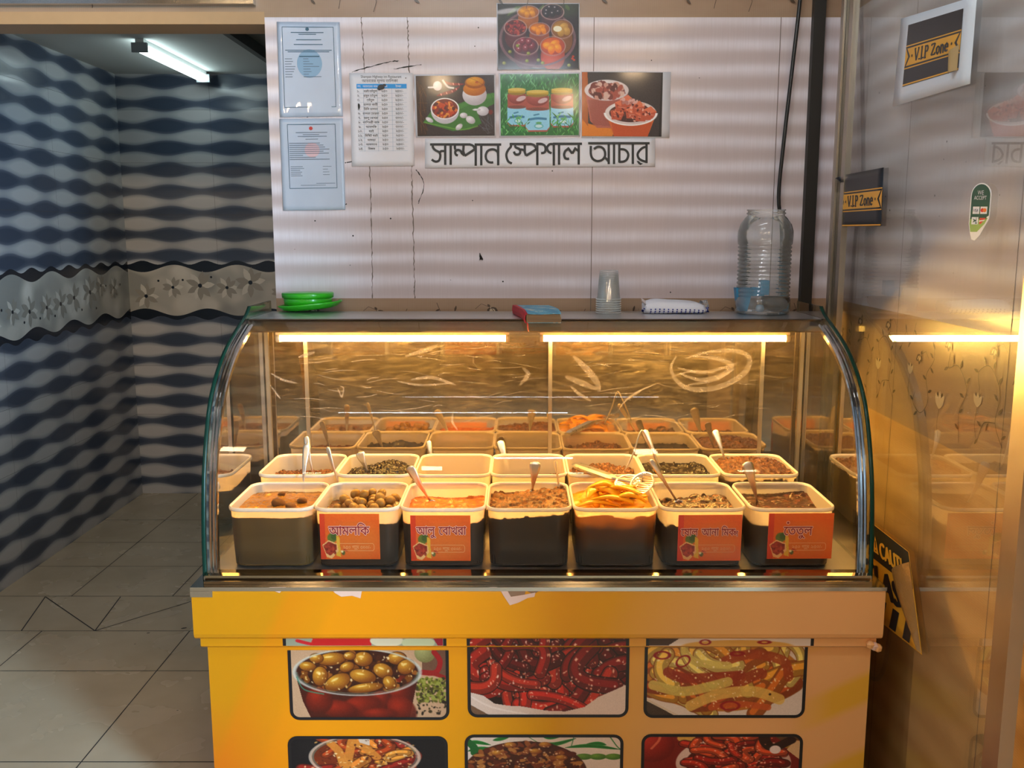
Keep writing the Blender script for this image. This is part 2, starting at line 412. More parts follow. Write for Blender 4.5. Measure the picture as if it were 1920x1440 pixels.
# ------------------------------------------------------------------ the setting
YW, XR, XG, XL, YA = 3.145, 1.045, 0.977, -2.34, 5.605     # tiled wall, right wall, glass door, left wall, alcove wall
ZB0, ZB1, ZT = 1.08, 1.38, 2.28                            # floral band between ZB0 and ZB1, second one from ZT
def leaf(x, y, L, a, wd=.3):
    d = Vector((math.cos(a), math.sin(a))); n = Vector((-d.y, d.x)); o = Vector((x, y))
    pts = [o + d * (L * t) + n * (L * wd / 2 * math.sin(math.pi * t) * s) for s, ts in ((1, (0, .25, .5, .75, 1)), (-1, (.75, .5, .25))) for t in ts]
    return pts, [list(range(8))]
def motif(F2, u0, z0, b=1, c=2, sc=1.0):
    """vine with leaves, a tulip and a butterfly, printed on one tile"""
    T = lambda p: [(u0 + q[0] * sc, z0 + q[1] * sc) for q in p]
    w = .0018 * sc
    def vine(p): F2.line([(q.x, q.y) for q in smooth_path(T(p), 6)], w, b)
    def lf(x, y, L, a, m=b, wd=.34): F2.put(leaf(u0 + x * sc, z0 + y * sc, L * .72 * sc, a, wd), m)
    vine([(.02, .05), (.06, .10), (.05, .17), (.10, .22), (.15, .20), (.14, .16)])
    vine([(.06, .10), (.11, .09), (.13, .05)])
    for i, (x, y, a) in enumerate(((.05, .12, 2.3), (.055, .15, .6), (.06, .185, 2.2), (.085, .215, 1.9), (.12, .22, 1.1), (.15, .20, .2), (.09, .095, -1.2), (.12, .08, .4), (.13, .05, -.8), (.03, .07, 2.6))): lf(x, y, .032, a)
    vine([(.22, .02), (.23, .09), (.20, .15), (.25, .20), (.30, .19), (.29, .24)])
    for x, y, a in ((.225, .05, .5), (.232, .09, 2.6), (.21, .13, .3), (.205, .165, 2.4), (.24, .195, 2.0), (.275, .2, 1.4), (.30, .19, -.4), (.292, .23, 1.2)): lf(x, y, .034, a)
    vine([(.40, .26), (.38, .20), (.42, .15), (.40, .09), (.44, .05), (.49, .07), (.48, .10)])
    for x, y, a in ((.395, .24, -2.4), (.385, .2, .5), (.40, .175, -2.6), (.418, .14, .4), (.405, .11, 2.8), (.42, .065, -2.2), (.46, .05, -.6), (.488, .075, .4)): lf(x, y, .034, a)
    vine([(.50, .28), (.53, .22), (.56, .25), (.59, .20)])
    for x, y, a in ((.51, .26, -2.5), (.53, .225, -.9), (.56, .25, 1.3), (.585, .21, -.8)): lf(x, y, .03, a)
    for tx, ty, k in ((.145, .12, 1.0), (.335, .08, 1.25), (.52, .14, .9)):      # tulips
        for a, m in ((1.9, b), (1.25, b), (1.57, c), (1.0, c), (2.15, c)): lf(tx, ty, .05 * k, a, m, .42)
        F2.line(T([(tx, ty), (tx + .006, ty - .04), (tx - .004, ty - .07)]), w, b)
    for bx, by in ((.30, .255), (.08, .265), (.46, .20)):                          # butterflies
        for a, L in ((-.6, .045), (-1.3, .04), (2.3, .02), (-2.0, .03)): lf(bx, by, L, a, b, .6); lf(bx + .003, by - .004, L * .55, a, c, .5)
        F2.line(T([(bx, by), (bx - .03, by + .012), (bx - .05, by - .005)]), w * .7, b)
def rough_line(F2, pts, wd, mi, amp=.004, n=26):
    P = smooth_path(pts, n); F2.line([(p.x + R.uniform(-amp, amp), p.y + R.uniform(-amp, amp)) for p in P], [wd * R.uniform(.3, 1.5) for _ in P], mi)

def slab_wall(name, mats, faces, ink=None, inkmats=()):
    mb = MB()
    for bx, mi in faces: mb.box(*bx, mi=mi)
    n = len(mats)
    if ink:
        k = len(mb.v)
        mb.v += ink.mb.v; mb.f += [[i + k for i in f] for f in ink.mb.f]; mb.mi += [m + n for m in ink.mb.mi]; mb.sm += ink.mb.sm
    o = mb.build(name, list(mats) + list(inkmats)); tag(o, kind='structure'); return o

# tiled wall behind the counter
ink = Flat(lambda u, z, h: (u, YW - h, z), .0004, .00001)
for z in (1.08, 1.38, 1.68, 1.98, 2.28): ink.rect(-.82, z - .0012, XR, z + .0012, 0)
x775, x1108, x697 = at(776, 450, Y=YW).x, at(1109, 450, Y=YW).x, at(696, 450, Y=YW).x
for x in (x1108, x1108 + .6): ink.rect(x - .0012, 0, x + .0012, 2.28, 0)
rough_line(ink, [(x775, 1.38), (x775 - .002, 1.7), (x775 - .004, 2.0), (x775 - .008, 2.28)], .003, 0, .0018, 40)
rough_line(ink, [(x697, 1.38), (x697 + .002, 1.7), (x697 - .004, 2.0), (x697 - .014, 2.28)], .0028, 0, .0015, 40)
for p in ([(660, 135), (720, 118), (748, 114)], [(738, 130), (790, 121)], [(780, 318), (795, 345), (784, 382)], [(647, 305), (660, 303)], [(632, 385), (650, 383)]):
    rough_line(ink, [at(a, b, Y=YW).xz for a, b in p], .003, 3, .001, 10)
for i in range(26):
    p = at(R.uniform(520, 1380), R.uniform(40, 550), Y=YW); ink.put(circ(p.x, p.z, R.uniform(.001, .003), n=8), 3)
for i in range(-2, 4):
    motif(ink, -.78 + .6 * i, 1.085, 1, 2); motif(ink, -.80 + .6 * i, 2.285, 1, 2)
ink.mb.f = [f for f in ink.mb.f]
# keep the printed vines within the wall
def clip_ink(F2, ax, lo, hi):
    keep = [all(lo <= F2.mb.v[i][ax] <= hi for i in f) for f in F2.mb.f]
    F2.mb.f = [f for f, k in zip(F2.mb.f, keep) if k]; F2.mb.mi = [f for f, k in zip(F2.mb.mi, keep) if k]; F2.mb.sm = [f for f, k in zip(F2.mb.sm, keep) if k]
clip_ink(ink, 0, -.82, 1.03)
slab_wall('wall_back', [M['tan_x'], M['brown_x'], M['tile_x']],
          [((-.82, XR, YW, YW + .15, 0, ZB0), 0), ((-.82, XR, YW, YW + .15, ZB0, ZB1), 1), ((-.82, XR, YW, YW + .15, ZB1, ZT), 2), ((-.82, XR, YW, YW + .15, ZT, 3.0), 1)],
          ink, [M['grout'], M['ink_brown'], M['ink_cream'], M['grout_dark']])

# right wall behind the glass
ink = Flat(lambda u, z, h: (XR - h, u, z), .0004, .00001)
for z in (.18, .48, .78, 1.08, 1.38, 1.68, 1.98, 2.28): ink.rect(.85, z - .0012, YW, z + .0012, 0)
y0 = at(1704, 280, X=XR).y
for k in range(-1, 3): ink.rect(y0 + .6 * k - .0012, 0, y0 + .6 * k + .0012, 2.28, 0)
for i in range(0, 4): motif(ink, 2.55 - .6 * i, 1.085, 1, 2)
for i in range(18):
    p = at(R.uniform(1600, 1880), R.uniform(100, 560), X=XR); ink.put(circ(p.y, p.z, R.uniform(.001, .003), n=8), 3)
clip_ink(ink, 1, .85, 3.14)
slab_wall('wall_right', [M['tan_y'], M['brown_y'], M['tile_y']],
          [((XR, XR + .12, .85, YW, 0, ZB0), 0), ((XR, XR + .12, .85, YW, ZB0, ZB1), 1), ((XR, XR + .12, .85, YW, ZB1, ZT), 2), ((XR, XR + .12, .85, YW, ZT, 3.0), 1)],
          ink, [M['grout'], M['ink_brown'], M['ink_cream'], M['grout_dark']])

# alcove walls with the wavy flower band
def alcove_ink(f, u0, u1):
    F2 = Flat(f, .0004, .00001)
    for z in (.2, .5, .8, 1.1, 1.4, 1.7, 2.0, 2.3): F2.rect(u0, z - .0006, u1, z + .0006, 1)
    u = math.ceil(u0 / .6) * .6
    while u < u1: F2.rect(u - .0006, 0, u + .0006, 2.5, 1); u += .6
    n = int((u1 - u0) / .02); us = [u0 + (u1 - u0) * i / n for i in range(n + 1)]
    lo = [1.125 + .022 * math.cos(2 * math.pi * q / .375) for q in us]; hi = [1.385 - .022 * math.cos(2 * math.pi * q / .375) for q in us]
    for a, b, m in ((lo, hi, 2),):
        F2.put(([Vector((q, z)) for q, z in zip(us, a)] + [Vector((q, z)) for q, z in zip(us, b)], [(i, i + 1, n + 2 + i, n + 1 + i) for i in range(n)]), m)
    for edge, s in ((hi, 1), (lo, -1)):
        F2.put(([Vector((q, z)) for q, z in zip(us, edge)] + [Vector((q, 1.255 + s * (.165 + .012 * math.cos(2 * math.pi * q / .1875)))) for q in us], [(i, i + 1, n + 2 + i, n + 1 + i) for i in range(n)]), 5)
    r = random.Random(3); q = u0 + .1
    while q < u1 - .1:
        z = r.uniform(1.19, 1.32); s = r.uniform(.7, 1.1)
        for k in range(9):
            a = 2 * math.pi * k / 9 + r.uniform(-.2, .2); F2.put(leaf(q, z, .085 * s, a, .42), 4 if k % 3 else 3)
        F2.put(circ(q, z, .012 * s, n=10), 5); F2.put(circ(q + r.uniform(.06, .1), r.uniform(1.17, 1.34), .007, n=8), 5)
        q += r.uniform(.13, .2)
    return F2
am = [M['lens_x'], M['grout_dark'], M['floral'], M['petal'], M['petal_edge'], M['navy']]
ink = alcove_ink(lambda u, z, h: (u, YA - h, z), XL, .55)
slab_wall('wall_alcove', [M['lens_x']], [((XL, .6, YA, YA + .1, 0, 2.5), 0)], ink, am)
ink = alcove_ink(lambda u, z, h: (XL + h, u, z), 1.5, YA)
slab_wall('wall_left', [M['lens_y'], M['paint']], [((XL - .1, XL, .4, YA + .1, 0, 2.5), 0), ((XL - .1, XL, .4, YW, 2.5, 3.0), 0), ((XL - .1, XL, -4.5, .4, 0, 3.0), 1)], ink, am)
slab_wall('wall_alcove_right', [M['lens_y']], [((.55, .65, YW + .15, YA, 0, 2.6), 0)])
slab_wall('wall_front', [M['paint']], [((XL, 4.5, -4.6, -4.5, 0, 3.0), 0)])
slab_wall('wall_shop_right', [M['paint']], [((4.5, 4.6, -4.5, YW, 0, 3.0), 0)])
# ceilings
xc = at(405, 48, Z=2.5).x
slab_wall('ceiling_alcove', [M['ceiling'], M['ceiling_dim']], [((XL, xc, YW + .15, YA + .1, 2.5, 2.6), 0), ((xc, .6, YW + .15, YA + .1, 2.545, 2.6), 1), ((xc - .012, xc + .02, YW + .15, YA, 2.49, 2.545), 1)])
slab_wall('ceiling', [M['paint']], [((XL, 4.5, -4.5, YW + .15, 3.0, 3.1), 0)])
# lintel over the opening and the shutter box on it
ink = Flat(lambda u, z, h: (u, YW - h, z), .0004, .00001)
for i in range(-2, 4): motif(ink, -2.3 + .6 * i, 2.298, 0, 1)
clip_ink(ink, 0, XL, -.83)
slab_wall('trim_1', [M['lintel'], M['brown_x']], [((XL, -.82, YW, YW + .15, 2.259, 2.297), 0), ((XL, -.82, YW, YW + .15, 2.297, 3.0), 1)], ink, [M['ink_brown'], M['ink_cream']])
o = MB(); o.box(XL, -.845, YW - .035, YW - .001, 2.314, 2.40); o.box(XL, -.838, YW - .045, YW - .001, 2.40, 2.52)
tag(o.build('trim_2', [M['steel']]), kind='structure')
# floor with its joints
ink = Flat(lambda u, v, h: (u, v, h), .0004, .00001)
def fl(px, py): p = at(px, py, Z=0); return (p.x, p.y)
def yl(y, x0=XL, x1=XR): ink.rect(x0, y - .002, x1, y + .002, 0)
def xl(x, y0, y1): ink.rect(x - .002, y0, x + .002, y1, 0)
yb0, yb1 = fl(100, 1183)[1], fl(100, 1118)[1]
for y in (yb0, yb1, fl(100, 1062)[1], fl(200, 1017)[1], fl(300, 975)[1]): yl(y)
yf = fl(100, 1258)[1]; xj = fl(350, 1190)[0]
for k in range(0, 8): yl(yf - .6 * k)
for k in range(-2, 5): xl(xj + .6 * k, -1.5, yb0)
xj2 = fl(140, 1113)[0]
for k in range(-1, 4): xl(xj2 + .45 * k, yb1, YA)
for a, b in (((40, 1183), (85, 1119)), ((85, 1119), (178, 1183)), ((178, 1183), (226, 1119)), ((178, 1183), (358, 1128))): ink.line([fl(*a), fl(*b)], .005, 0)
for px, py, s in ((345, 1178, .012), (278, 1187, .007), (333, 1332, .004), (253, 1208, .004)): ink.put(circ(*fl(px, py), s, s * .5, 8, .4), 0)
slab_wall('floor', [M['floor']], [((XL - .1, 4.5, -4.5, YA + .1, -.1, 0), 0)], ink, [M['grout_dark']])
# dark upright in the corner
o = MB(); xa = at(1512, 250, Y=YW - .03); o.box(.935, .972, YW - .03, YW - .002, 0, 3.0)
tag(o.build('trim_3', [M['dark']]), kind='structure')

# glass sliding door in front of the right wall
def glass(name, tint, refl=1.0, dirt=0.0, rough=.01, dcol=(.9, .85, .78, 1), streak=None):
    g = G(name)
    fr = g.n('ShaderNodeFresnel', {0: 1.5}).outputs[0]
    tr = g.n('ShaderNodeBsdfTransparent', {0: tint}).outputs[0]
    gl = g.n('ShaderNodeBsdfGlossy', {0: (1, 1, 1, 1), 1: rough}).outputs[0]
    s = g.mixs(g.math('MULTIPLY', fr, refl), tr, gl)
    if dirt:
        v = g.map((1, 1, 1))
        a = g.noise(g.map((.8, 1, 6)), 7, 6, .7, 1.5); b = g.noise(v, 3, 4, .6)
        f = g.math('MULTIPLY', g.math('POWER', a, 3.2), g.math('POWER', b, 1.2))
        f = g.math('MULTIPLY', f, dirt * 8)
        f = g.math('ADD', f, dirt * .18)
        d = g.mixs(.5, g.n('ShaderNodeBsdfDiffuse', {0: dcol}).outputs[0], g.n('ShaderNodeBsdfTranslucent', {0: dcol}).outputs[0])
        s = g.mixs(g.math('MINIMUM', f, .6), s, d)
    return g.done(s)
M['door_glass'] = glass('door_glass', (.95, .97, .96, 1), .25)
d = tag(thing('door_1', 'glass sliding door with aluminium stiles before the right wall', 'door'), kind='structure')
ys0, ys1 = 1.80, 2.955
o = MB(); o.box(XG, XG + .006, ys0, ys1 + .02, .03, 2.7); o.build('glass_pane', [M['door_glass']], d)
o = MB()
o.box(XG - .008, XG + .022, 1.745, 1.80, .01, 2.72); o.box(XG - .003, XG + .016, 1.80, 1.815, .01, 2.72)
st = o.build('stile', [M['alu']], d)
o = MB()
for a, b, c, e in ((.0, .014, 2.866, 2.895), (.004, .012, 2.90, 2.93), (-.004, .018, 2.935, 2.96)): o.box(XG + a - .004, XG + b, a * 0 + c, e, .01, 3.0)
o.build('stile', [M['alu']], d)
o = MB(); o.box(XG - .006, XG + .02, 1.80, ys1, .01, .03); o.build('bottom_rail', [M['alu']], d)
# lock in the edge of the near stile
lk = MB(); zl0, zl1 = at(1900, 893, Y=1.744).z, at(1912, 710, Y=1.744).z
lk.box(XG - .003, XG + .014, 1.740, 1.7451, zl0, zl1); lk.k = 1
lk.box(XG + .001, XG + .010, 1.7385, 1.7402, zl0 + .085, zl1 - .018); lk.box(XG + .001, XG + .010, 1.7385, 1.7402, zl0 + .01, zl0 + .045)
lk.k = 0; lk.lathe([(.005, 0), (.005, .003), (.002, .004)], (XG + .0055, 1.738, zl0 + .066), 12)
lock = lk.build('lock', [M['chrome'], M['black']], d); lock['label'] = 'steel lock plate with a dark slot'

# ------------------------------------------------------------------ paper, prints and signs on the tiled wall
def ink_mat(name, rough=.35, coat=0.0):
    g = G(name); a = g.n('ShaderNodeAttribute', attribute_name='ink').outputs['Color']
    return g.done(g.bsdf(Base_Color=a, Roughness=rough, **{'Coat Weight': coat, 'Coat Roughness': .08, 'Specular IOR Level': .4}))
M['print'] = ink_mat('printed_photo', .4, .25); M['vinyl_print'] = ink_mat('printed_vinyl', .35, .2)
M['paper'] = plain('white_paper', rgb(232, 232, 238), .55, var=.03, vscale=9)
M['sleeve'] = plain('laminated_paper', rgb(186, 198, 214), .3, var=.05, vscale=12, coat=.4)
M['ink'] = plain('black_ink', rgb(30, 32, 34), .45); M['ink_grey'] = plain('grey_ink', rgb(96, 110, 124), .5)
M['ink_teal'] = plain('teal_ink', rgb(52, 92, 112), .5); M['ink_blue'] = plain('blue_ink', rgb(20, 150, 225), .45)
M['ink_pale'] = plain('pale_blue_ink', rgb(140, 172, 196), .5); M['ink_red'] = plain('red_ink', rgb(196, 60, 50), .5)
M['ink_pink'] = plain('pink_ink', rgb(222, 186, 190), .5); M['ink_white'] = plain('white_ink', rgb(235, 235, 235), .45)

def quad_map(c4, plane, off=0.0):
    """c4: pixel corners TL,TR,BR,BL in the photograph, plane: ('Y', y) or ('X', x) -> f(u, v, h) with u,v in 0..1 from the top left"""
    ax, val = plane
    P = [at(*c, **{ax: val}) for c in c4]
    nrm = Vector((0, -1, 0)) if ax == 'Y' else Vector((-1, 0, 0))
    def f(u, v, h=0.0):
        a = P[0].lerp(P[1], u); b = P[3].lerp(P[2], u)
        return a.lerp(b, v) + nrm * (off + h)
    f.w = (P[1] - P[0]).length; f.h = (P[3] - P[0]).length; f.c = (P[0] + P[1] + P[2] + P[3]) / 4
    return f
def sheet(name, f, mat, parent=None, n=12, m=14, curl=None, loc=(0, 0, 0)):
    vs = [f(i / n, j / m, (curl(i / n, j / m) if curl else 0)) for j in range(m + 1) for i in range(n + 1)]
    fs = [(j * (n + 1) + i, (j + 1) * (n + 1) + i, (j + 1) * (n + 1) + i + 1, j * (n + 1) + i + 1) for j in range(m) for i in range(n)]
    o = mesh(name, [v - Vector(loc) for v in vs], fs, mat, parent, True, loc=(0, 0, 0) if parent else loc)
    md = o.modifiers.new('thick', 'SOLIDIFY'); md.thickness = .0006; md.offset = -1
    return o
WP = ('Y', YW - .0012)
def up(f, curl=None):                      # ink coordinates: u,v in 0..1 down the sheet, raised with its curl
    return lambda u, v, h: f(u, v, h + (curl(u, v) if curl else 0))

# two certificates in plastic sleeves
def certificate(label, c4, kind):
    f = quad_map(c4, WP, .001)
    cl = lambda u, v: .004 * (1 + math.sin(u * 9 + v * 3)) * .5 * abs(v - .5) + .003 * max(0, v - .85) / .15 * math.sin(u * 14) ** 2
    t = tag(sheet('certificate', f, M['sleeve'], None, 16, 20, cl), label, 'paper', 'sleeved papers on the tiled wall')
    F2 = Flat(up(f, cl), .0008, .00002)
    L = lambda x0, x1, y, w=.006, m=1: F2.rect(x0, y - w / 2, x1, y + w / 2, m)
    a, b, c, d = (.08, .90, .05, .90) if kind == 0 else (.12, .88, .06, .76)
    for x0, y0, x1, y1 in ((a, c, b, c + .006), (a, d - .006, b, d), (a, c, a + .008, d), (b - .008, c, b, d)): F2.rect(x0, y0, x1, y1, 0)
    r = random.Random(4 + kind)
    if kind == 0:
        F2.put(circ(.5, .435, .20, .15, 28), 2); F2.poly([(.45, .40), (.62, .39), (.58, .46), (.50, .47)], 3)
        F2.put(circ(.48, .075, .03, .018, 12), 0)
        for y, x0, x1 in ((.11, .22, .74), (.128, .34, .62), (.185, .30, .70), (.235, .26, .72), (.295, .12, .86), (.312, .16, .82), (.36, .34, .66)): L(x0, x1, y, .007 if y != .36 else .012, 0)
        for k in range(8): L(.11, .11 + r.uniform(.1, .17), .385 + k * .027, .006); L(.40, .40 + r.uniform(.06, .3), .385 + k * .027, .006)
    else:
        F2.put(circ(.49, .105, .03, .02, 14), 4); F2.put(circ(.5, .34, .12, .08, 22), 5)
        for y, x0, x1 in ((.15, .25, .75), (.172, .36, .62), (.192, .28, .74), (.222, .40, .60)): L(x0, x1, y, .006)
        for k in range(9): L(.14, .14 + r.uniform(.2, .66), .265 + k * .022, .006)
        for k in range(6): L(.15, .15 + r.uniform(.14, .22), .52 + k * .02, .005)
        for k in range(4): L(.66, .66 + r.uniform(.08, .18), .52 + k * .03, .004)
        L(.3, .7, .725, .004); L(.55, .85, .705, .004)
    F2.build('printing', [M['ink_teal'], M['ink_grey'], M['ink_pale'], M['sleeve'], M['ink_red'], M['ink_pink']], t)
certificate('upper of two sleeved certificates, with a blue round map emblem, on the tiled wall', [(519, 41), (637, 42), (643, 218), (525, 220)], 0)
certificate('lower of two sleeved certificates, with a small red seal, on the tiled wall', [(524, 223), (643, 222), (648, 393), (531, 395)], 1)

# price list
f = quad_map([(655, 137), (774, 137), (777, 311), (660, 312)], WP, .0012)
cl = lambda u, v: .005 * max(0, v - .8) * math.sin(u * 8 + 1) ** 2 + .001 * math.sin(v * 9)
pl = tag(sheet('price_list', f, M['paper'], None, 12, 16, cl), 'white price list with a blue header row, between certificates and photo prints', 'paper')
asp = f.h / f.w
F2 = Flat(lambda x, y, h: f(x, -y / asp, h + cl(x, -y / asp)), .0008, .00002)     # x 0..1, y 0..-asp
def T2(s, x, y, size, mi=0, b=.01, al='CENTER', sx=1.0): F2.text(s, x, -y * asp, size, mi, b, al, sx)
T2('Shampan Highway inn Restaurant', .5, .052, .058, 0, .014, sx=.82)
T2('আচােরর মূলয তািলকা', .48, .098, .062, 0, .006)
F2.rect(.11, -.165 * asp, .90, -.116 * asp, 1)
T2('নং', .15, .153, .05, 2); T2('আচােরর নাম', .325, .153, .044, 2); T2('গাম', .56, .153, .048, 2); T2('টাকা', .77, .153, .048, 2)
rows = [('১', 'বরই েতঁতুল', '২৫০/-'), ('২', 'রসুন েতঁতুল', '২৫০/-'), ('৩', 'েতঁতুল', '২৫০/-'), ('৪', 'চালতা কারী', '২৫০/-'), ('৫', 'িচিল চালতা', '২৫০/-'), ('৬', 'চালতা েমারবা', '২৫০/-'), ('৭', 'আলু েবাখরা', '৩০০/-'),
        ('৮', 'কািশমরী আম', '৩০০/-'), ('৯', 'আমলিক', '৩০০/-'), ('১০', 'বরই', '২৫০/-'), ('১১', 'িমিষট বরই', '২৫০/-'), ('১২', 'আমড়া', '২৫০/-'), ('১৩', 'আমসতব', '২৫০/-'), ('১৪', 'িমকস', '২৫০/-')]
for k, (a, b, c) in enumerate(rows):
    y = .205 + k * .0475
    T2(a + '.', .135 + .02 * k / 14, y, .056, 0); T2(b, .325, y, .047, 0); T2('২৫০', .545, y, .056, 0); T2(c, .78, y, .056, 0)
    F2.rect(.13, -(y + .013) * asp, .90, -(y + .0115) * asp, 3)
for x in (.215, .435, .665): F2.rect(x, -.84 * asp, x + .003, -.165 * asp, 3)
F2.put(circ(.50, -.15 * asp, .055, .04, 9), 0); F2.put(circ(.47, -.165 * asp, .035, .03, 7), 0); F2.put(circ(.55, -.13 * asp, .03, .02, 7), 0)
F2.put(circ(.14, -.355 * asp, .018, .045, 9), 0); F2.put(circ(.89, -.055 * asp, .009, n=8), 0)
F2.build('printing', [M['ink'], M['ink_blue'], M['ink_white'], M['ink_pale']], pl)

# title sign, its letters traced stroke by stroke
f = quad_map([(797, 260), (1228, 259), (1228, 312), (797, 315)], WP, .0018)
tl = tag(sheet('title_sign', f, M['paper'], None, 30, 6, lambda u, v: .001 * math.sin(u * 21) ** 2 + .002 * abs(v - .5) * math.sin(u * 40) ** 2), 'long white paper sign in large black Bengali lettering under the photo prints', 'sign')
F2 = Flat(lambda px, py, h: at(px, -py, Y=YW - .0058 - h), .0003, .000006)
def st(pts, crop, wd=39, sm=False):
    ox, oy, k = crop
    q = [(ox + p[0] * k, -(oy + p[1] * k)) for p in pts]
    if sm: q = [(p.x, p.y) for p in smooth_path(q, 6)]
    F2.line(q, wd * k, 0)
A = (796, 255, .11458); B = (1006, 255, .11979)
for p in ([(90, 138), (745, 138)], [(338, 130), (338, 473)], [(428, 130), (428, 473)], [(640, 150), (633, 250), (655, 322)], [(655, 325), (818, 220)], [(838, 122), (838, 488)], [(822, 140), (1255, 140)], [(928, 140), (928, 480)],
          [(1205, 140), (1205, 480)], [(1392, 131), (1745, 131)], [(1640, 140), (1640, 265), (1660, 322)], [(1660, 322), (1832, 215)], [(1845, 112), (1845, 478)], [(1830, 132), (1930, 132)]): st(p, A)
for p in ([(135, 150), (140, 190), (178, 232), (238, 264), (257, 305), (255, 355), (235, 402), (190, 420), (150, 408), (118, 383)], [(252, 285), (265, 252), (300, 246), (330, 250)],
          [(497, 150), (497, 195), (505, 222)], [(515, 245), (545, 227), (590, 245), (612, 285), (655, 318)], [(512, 225), (502, 270), (515, 305), (546, 320)], [(738, 138), (790, 158), (815, 195), (828, 235)],
          [(1203, 320), (1195, 262), (1150, 226), (1090, 220), (1032, 248), (1003, 312), (1010, 378), (1045, 422), (1090, 434), (1126, 430)],
          [(1410, 118), (1412, 175), (1370, 228), (1340, 295), (1346, 362), (1375, 420), (1430, 450)], [(1482, 150), (1494, 185), (1555, 215), (1566, 258), (1552, 292), (1512, 304), (1478, 290), (1462, 254)], [(1560, 228), (1592, 221), (1640, 238)],
          [(1740, 131), (1790, 148), (1825, 195)]): st(p, A, 38, True)
for p in ([(0, 122), (72, 122)], [(255, 122), (712, 122)], [(270, 110), (270, 462)], [(352, 122), (352, 450)], [(660, 122), (660, 448)], [(808, 113), (1770, 113)], [(1130, 113), (1130, 440)], [(1213, 113), (1213, 440)], [(1296, 113), (1296, 415)],
          [(1507, 113), (1507, 438)], [(1722, 113), (1722, 424)], [(560, 275), (498, 196), (445, 238)], [(560, 275), (605, 196), (660, 238)]): st(p, B, 37)
for p in ([(70, 122), (122, 146), (142, 190), (136, 238), (112, 262), (70, 268)], [(262, 128), (210, 128), (174, 160), (166, 200), (190, 246), (235, 270)], [(450, 232), (431, 290), (446, 340), (475, 357), (510, 354)],
          [(850, 155), (850, 275), (872, 345), (920, 384), (970, 393), (1030, 372), (1068, 322), (1073, 262), (1050, 203), (1005, 172), (950, 171), (898, 205)], [(1060, 330), (1098, 362), (1128, 402)],
          [(1296, 206), (1370, 212), (1418, 246), (1436, 302), (1412, 368), (1362, 400), (1290, 405)], [(1722, 168), (1660, 186), (1604, 240), (1582, 292), (1600, 348), (1652, 384), (1722, 406)]): st(p, B, 37, True)
F2.poly([(1006 + x * .11979, -(255 + y * .11979)) for x, y in ((1565, 388), (1600, 392), (1632, 422), (1668, 430), (1625, 456), (1590, 432))], 0)
F2.build('lettering', [M['ink']], tl)

# four photo prints
def photo(cv, c4, label, border=None, curl=None, lift=.001):
    f = quad_map(c4, WP, lift)
    t = tag(sheet('photo_print', f, M['paper'], None, 6, 6, None), label, 'picture', 'food photo prints above the counter')
    b = border or (.012, .012, .012, .012)
    g2 = lambda u, v: f(b[0] + u * (1 - b[0] - b[2]), b[1] + v * (1 - b[1] - b[3]), .0007)
    cv.build('picture', g2, M['print'], t)
W, K = (240, 240, 240), (20, 18, 18)
# A: jars in a basket
c = Cv(635, 25, 1205, 485, 240, 194, (32, 28, 34))
c.ell(740, 120, 140, 90, (60, 62, 50), a=.6, soft=60); c.ell(1100, 60, 120, 60, (50, 62, 40), a=.7, soft=50)
for p in ([(960, 30), (930, 70), (900, 55)], [(1110, 30), (1140, 70)], [(700, 110), (760, 60), (800, 45)]): c.line(p, 26, (70, 92, 48), taper=True)
c.ell(915, 270, 265, 205, (74, 50, 56), (48, 32, 40)); c.ring(915, 270, 262, 200, 14, (128, 92, 96), a=.8); c.ell(915, 265, 245, 175, (44, 30, 38))
def jar(x, y, w, h, c0, c1, glow, kind, cols):
    c.ell(x, y + h * .55, w * .96, h * .62, glow, c1); c.poly([(x - w * .95, y), (x + w * .95, y), (x + w * .96, y + h * .6), (x - w * .96, y + h * .6)], c1, .8)
    c.ell(x, y + h * .5, w * .8, h * .5, glow, c1, a=.75, soft=18); c.ring(x, y + h * .06, w, h * .42, 5, (168, 130, 126), a=.5); c.ell(x, y, w * .95, h * .40, c0, c1)
    if kind == 'ball':
        for dx, dy in ((-.5, -.05), (0, .1), (.5, 0), (-.25, -.25), (.25, -.22), (-.55, .15)): c.ell(x + dx * w, y + dy * h, w * .27, h * .2, cols[0], cols[1]); c.ell(x + dx * w - 4, y + dy * h - 6, 5, 4, (235, 215, 210), a=.8)
    elif kind == 'seed': c.speck(150, (x - w * .8, y - h * .33, x + w * .8, y + h * .33), 10, cols, lambda a, b: ((a - x) / w) ** 2 + ((b - y) / h / .4) ** 2 < .8)
    else:
        for dx, dy, r in ((-.4, .0, 20), (.15, -.1, -30), (.4, .1, 70), (-.1, .15, 100)): c.ell(x + dx * w, y + dy * h, w * .42, h * .17, cols[0], cols[1], rot=r)
    c.ring(x, y, w, h * .44, 4, (196, 158, 150), a=.8)
jar(850, 80, 75, 100, (216, 140, 20), (150, 80, 30), (190, 110, 50), 'slice', [(240, 170, 40), (190, 110, 20)])
jar(1020, 80, 80, 120, (30, 26, 34), (60, 36, 44), (90, 50, 56), 'ball', [(44, 40, 52), (16, 14, 22)])
jar(760, 190, 78, 130, (110, 30, 36), (70, 24, 34), (110, 50, 60), 'seed', [(150, 36, 44), (110, 22, 30), (70, 12, 22), (180, 70, 60)])
jar(928, 200, 72, 100, (220, 120, 20), (150, 70, 40), (120, 60, 60), 'slice', [(250, 160, 30), (216, 120, 20)])
jar(1088, 200, 76, 150, (170, 120, 50), (120, 70, 30), (150, 84, 40), 'slice', [(220, 170, 80), (170, 120, 50)])
c.ell(1056, 200, 30, 20, (240, 232, 200))
jar(832, 320, 88, 140, (140, 70, 84), (80, 40, 56), (110, 60, 76), 'ball', [(170, 70, 84), (90, 30, 46)])
